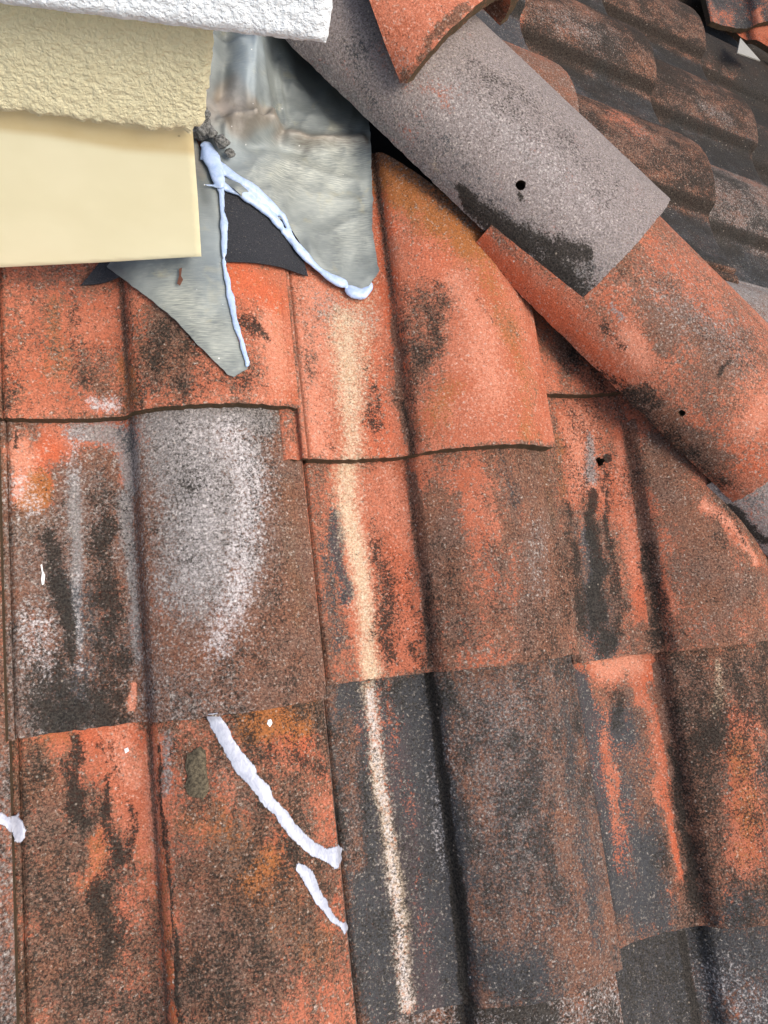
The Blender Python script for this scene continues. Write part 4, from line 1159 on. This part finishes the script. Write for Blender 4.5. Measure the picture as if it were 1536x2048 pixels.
sx = kx.new('ShaderNodeSeparateColor'); kx.put(sx.inputs[0], vx.outputs['Color'])
cx_ = kx.mix(kx.math('MULTIPLY', kx.step(vx.outputs['Distance'], .09, .04), kx.step(sx.outputs[0], .93, .94)), cx_, (.25, .19, .11))
kx.bump(kx.math('ADD', kx.math('MULTIPLY', nx, .35), kx.math('MULTIPLY', kx.noise(60, 3), .5)), .14, .0010)
MAT_FASC = kx.done(cx_, .45, 0, .4)

fas = wall_slab('fascia_board', [(-160, 540), (0, 537), (200, 527), (403, 515), (396, 400), (386, 268), (380, 245), (200, 225), (-160, 180)], YF, .022, MAT_FASC, .0035,
                lambda V, d: .0003 * fbm(V[:, 0] * 30, V[:, 1] * 60, 4, 3), .0, round_=.0015, attrs={
                    'old': lambda V, P, b: np.clip(stroke_px(P, [(-100, 225, 34), (100, 248, 34), (250, 276, 34), (390, 285, 34)], .55), 0, 1)})
tag(fas, 'smooth cream painted fascia board above the orange red tile', 'fascia board')
band = wall_slab('textured_wall', [(-160, -20), (0, 0), (300, 20), (428, 50), (426, 72), (420, 150), (411, 240), (404, 256), (388, 258), (384, 272), (360, 262), (300, 264), (240, 252), (190, 250), (140, 240), (80, 236), (0, 222), (-160, 200)], YF - .012, .13, MAT_CREAM, .0024,
                 stucco(.0013, 300, 3.0), .0028, 21, round_=.003)
tag(band, 'cream textured rendered wall band between the fascia board and the white wall', 'wall', None, 'thing')
wht = wall_slab('white_wall', [(-160, -2), (0, 15), (300, 53), (500, 77), (654, 93), (661, 60), (668, 0), (676, -80), (-160, -200)], YF - .045, .17, MAT_WHITE, .0026,
                stucco(.0013, 320, 9.0), .0006, 33, round_=.005)
tag(wht, 'white roughcast wall overhanging at the top left corner', 'wall', None, 'thing')

# ------------------------------------------------------------------ odd pieces at the far corner
kg = NT('pale_bare_metal'); MAT_STRIP = kg.done(kg.mix(kg.noise(200, 3), (.24, .225, .19), (.36, .345, .30)), .5, .3)


def far_pt(px, h):
    p = hit_far(px, h)
    return M2 @ p + O2


def other_slope(px, h):
    w = far_pt((1487, 72), .075)
    d = M1.T @ ray(px); o = M1.T @ (CW - w)
    return (o + (h - o[2]) / d[2] * d), w


_, w_ = other_slope((1487, 72), 0)
ot0, ot1 = (other_slope(p, .01)[0][:2] for p in ((1478, 62), (1545, 140)))
nn_ = np.array([-(ot1 - ot0)[1], (ot1 - ot0)[0]]); nn_ = nn_ if nn_[0] < 0 else -nn_
make_tile(M1, w_, -.1225, 0, .02, 0, dict(slate=.7, brown=.6, dark=.2), [('clean', 1, [(1515, 20, 8), (1525, 55, 6)]), ('pink', .5, [(1515, 20, 6), (1525, 55, 5)])], 'dark tile at the extreme top right with an orange scrape, facing the viewer', 'tiles of the small roof at the top right', None, seed=140, lip=False)
make_tile(M1, w_, -.1225, -GAU, .02, 0, dict(red=.7, brown=.15, dark=.15), [], 'orange tile corner just below the scraped dark tile at the top right', 'tiles of the small roof at the top right', [(ot0, nn_)], seed=141, lip=False)

a_, b_, c_ = far_pt((1480, 77), .098), far_pt((1520, 122), .094), far_pt((1474, 106), .088)
me = bpy.data.meshes.new('metal_scrap')
th_ = N2 * .0012
bm = bmesh.new()
tv = [bm.verts.new(p) for p in (a_ + th_, c_ + th_, b_ + th_)]; bv_ = [bm.verts.new(p) for p in (a_ - th_, c_ - th_, b_ - th_)]
bm.faces.new(tv); bm.faces.new(list(reversed(bv_)))
for i in range(3):
    j = (i + 1) % 3
    bm.faces.new((tv[j], tv[i], bv_[i], bv_[j]))
bmesh.ops.recalc_face_normals(bm, faces=bm.faces)
bm.to_mesh(me); bm.free(); me.materials.append(MAT_STRIP)
tag(link('metal_scrap', me), 'small pale triangle of metal poking out between tiles at the top right', 'metal scrap')

# ------------------------------------------------------------------ ground far below the eaves
kgd = NT('ground_soil')
MAT_GND = kgd.done(kgd.mix(kgd.noise(.8, 4), (.10, .10, .06), (.20, .18, .13)), .95)
me = bpy.data.meshes.new('ground')
me.from_pydata([(-90, -90, -3.4), (90, -90, -3.4), (90, 90, -3.4), (-90, 90, -3.4)], [], [(0, 1, 2, 3)])
me.materials.append(MAT_GND)
tag(link('ground', me), kind='structure')
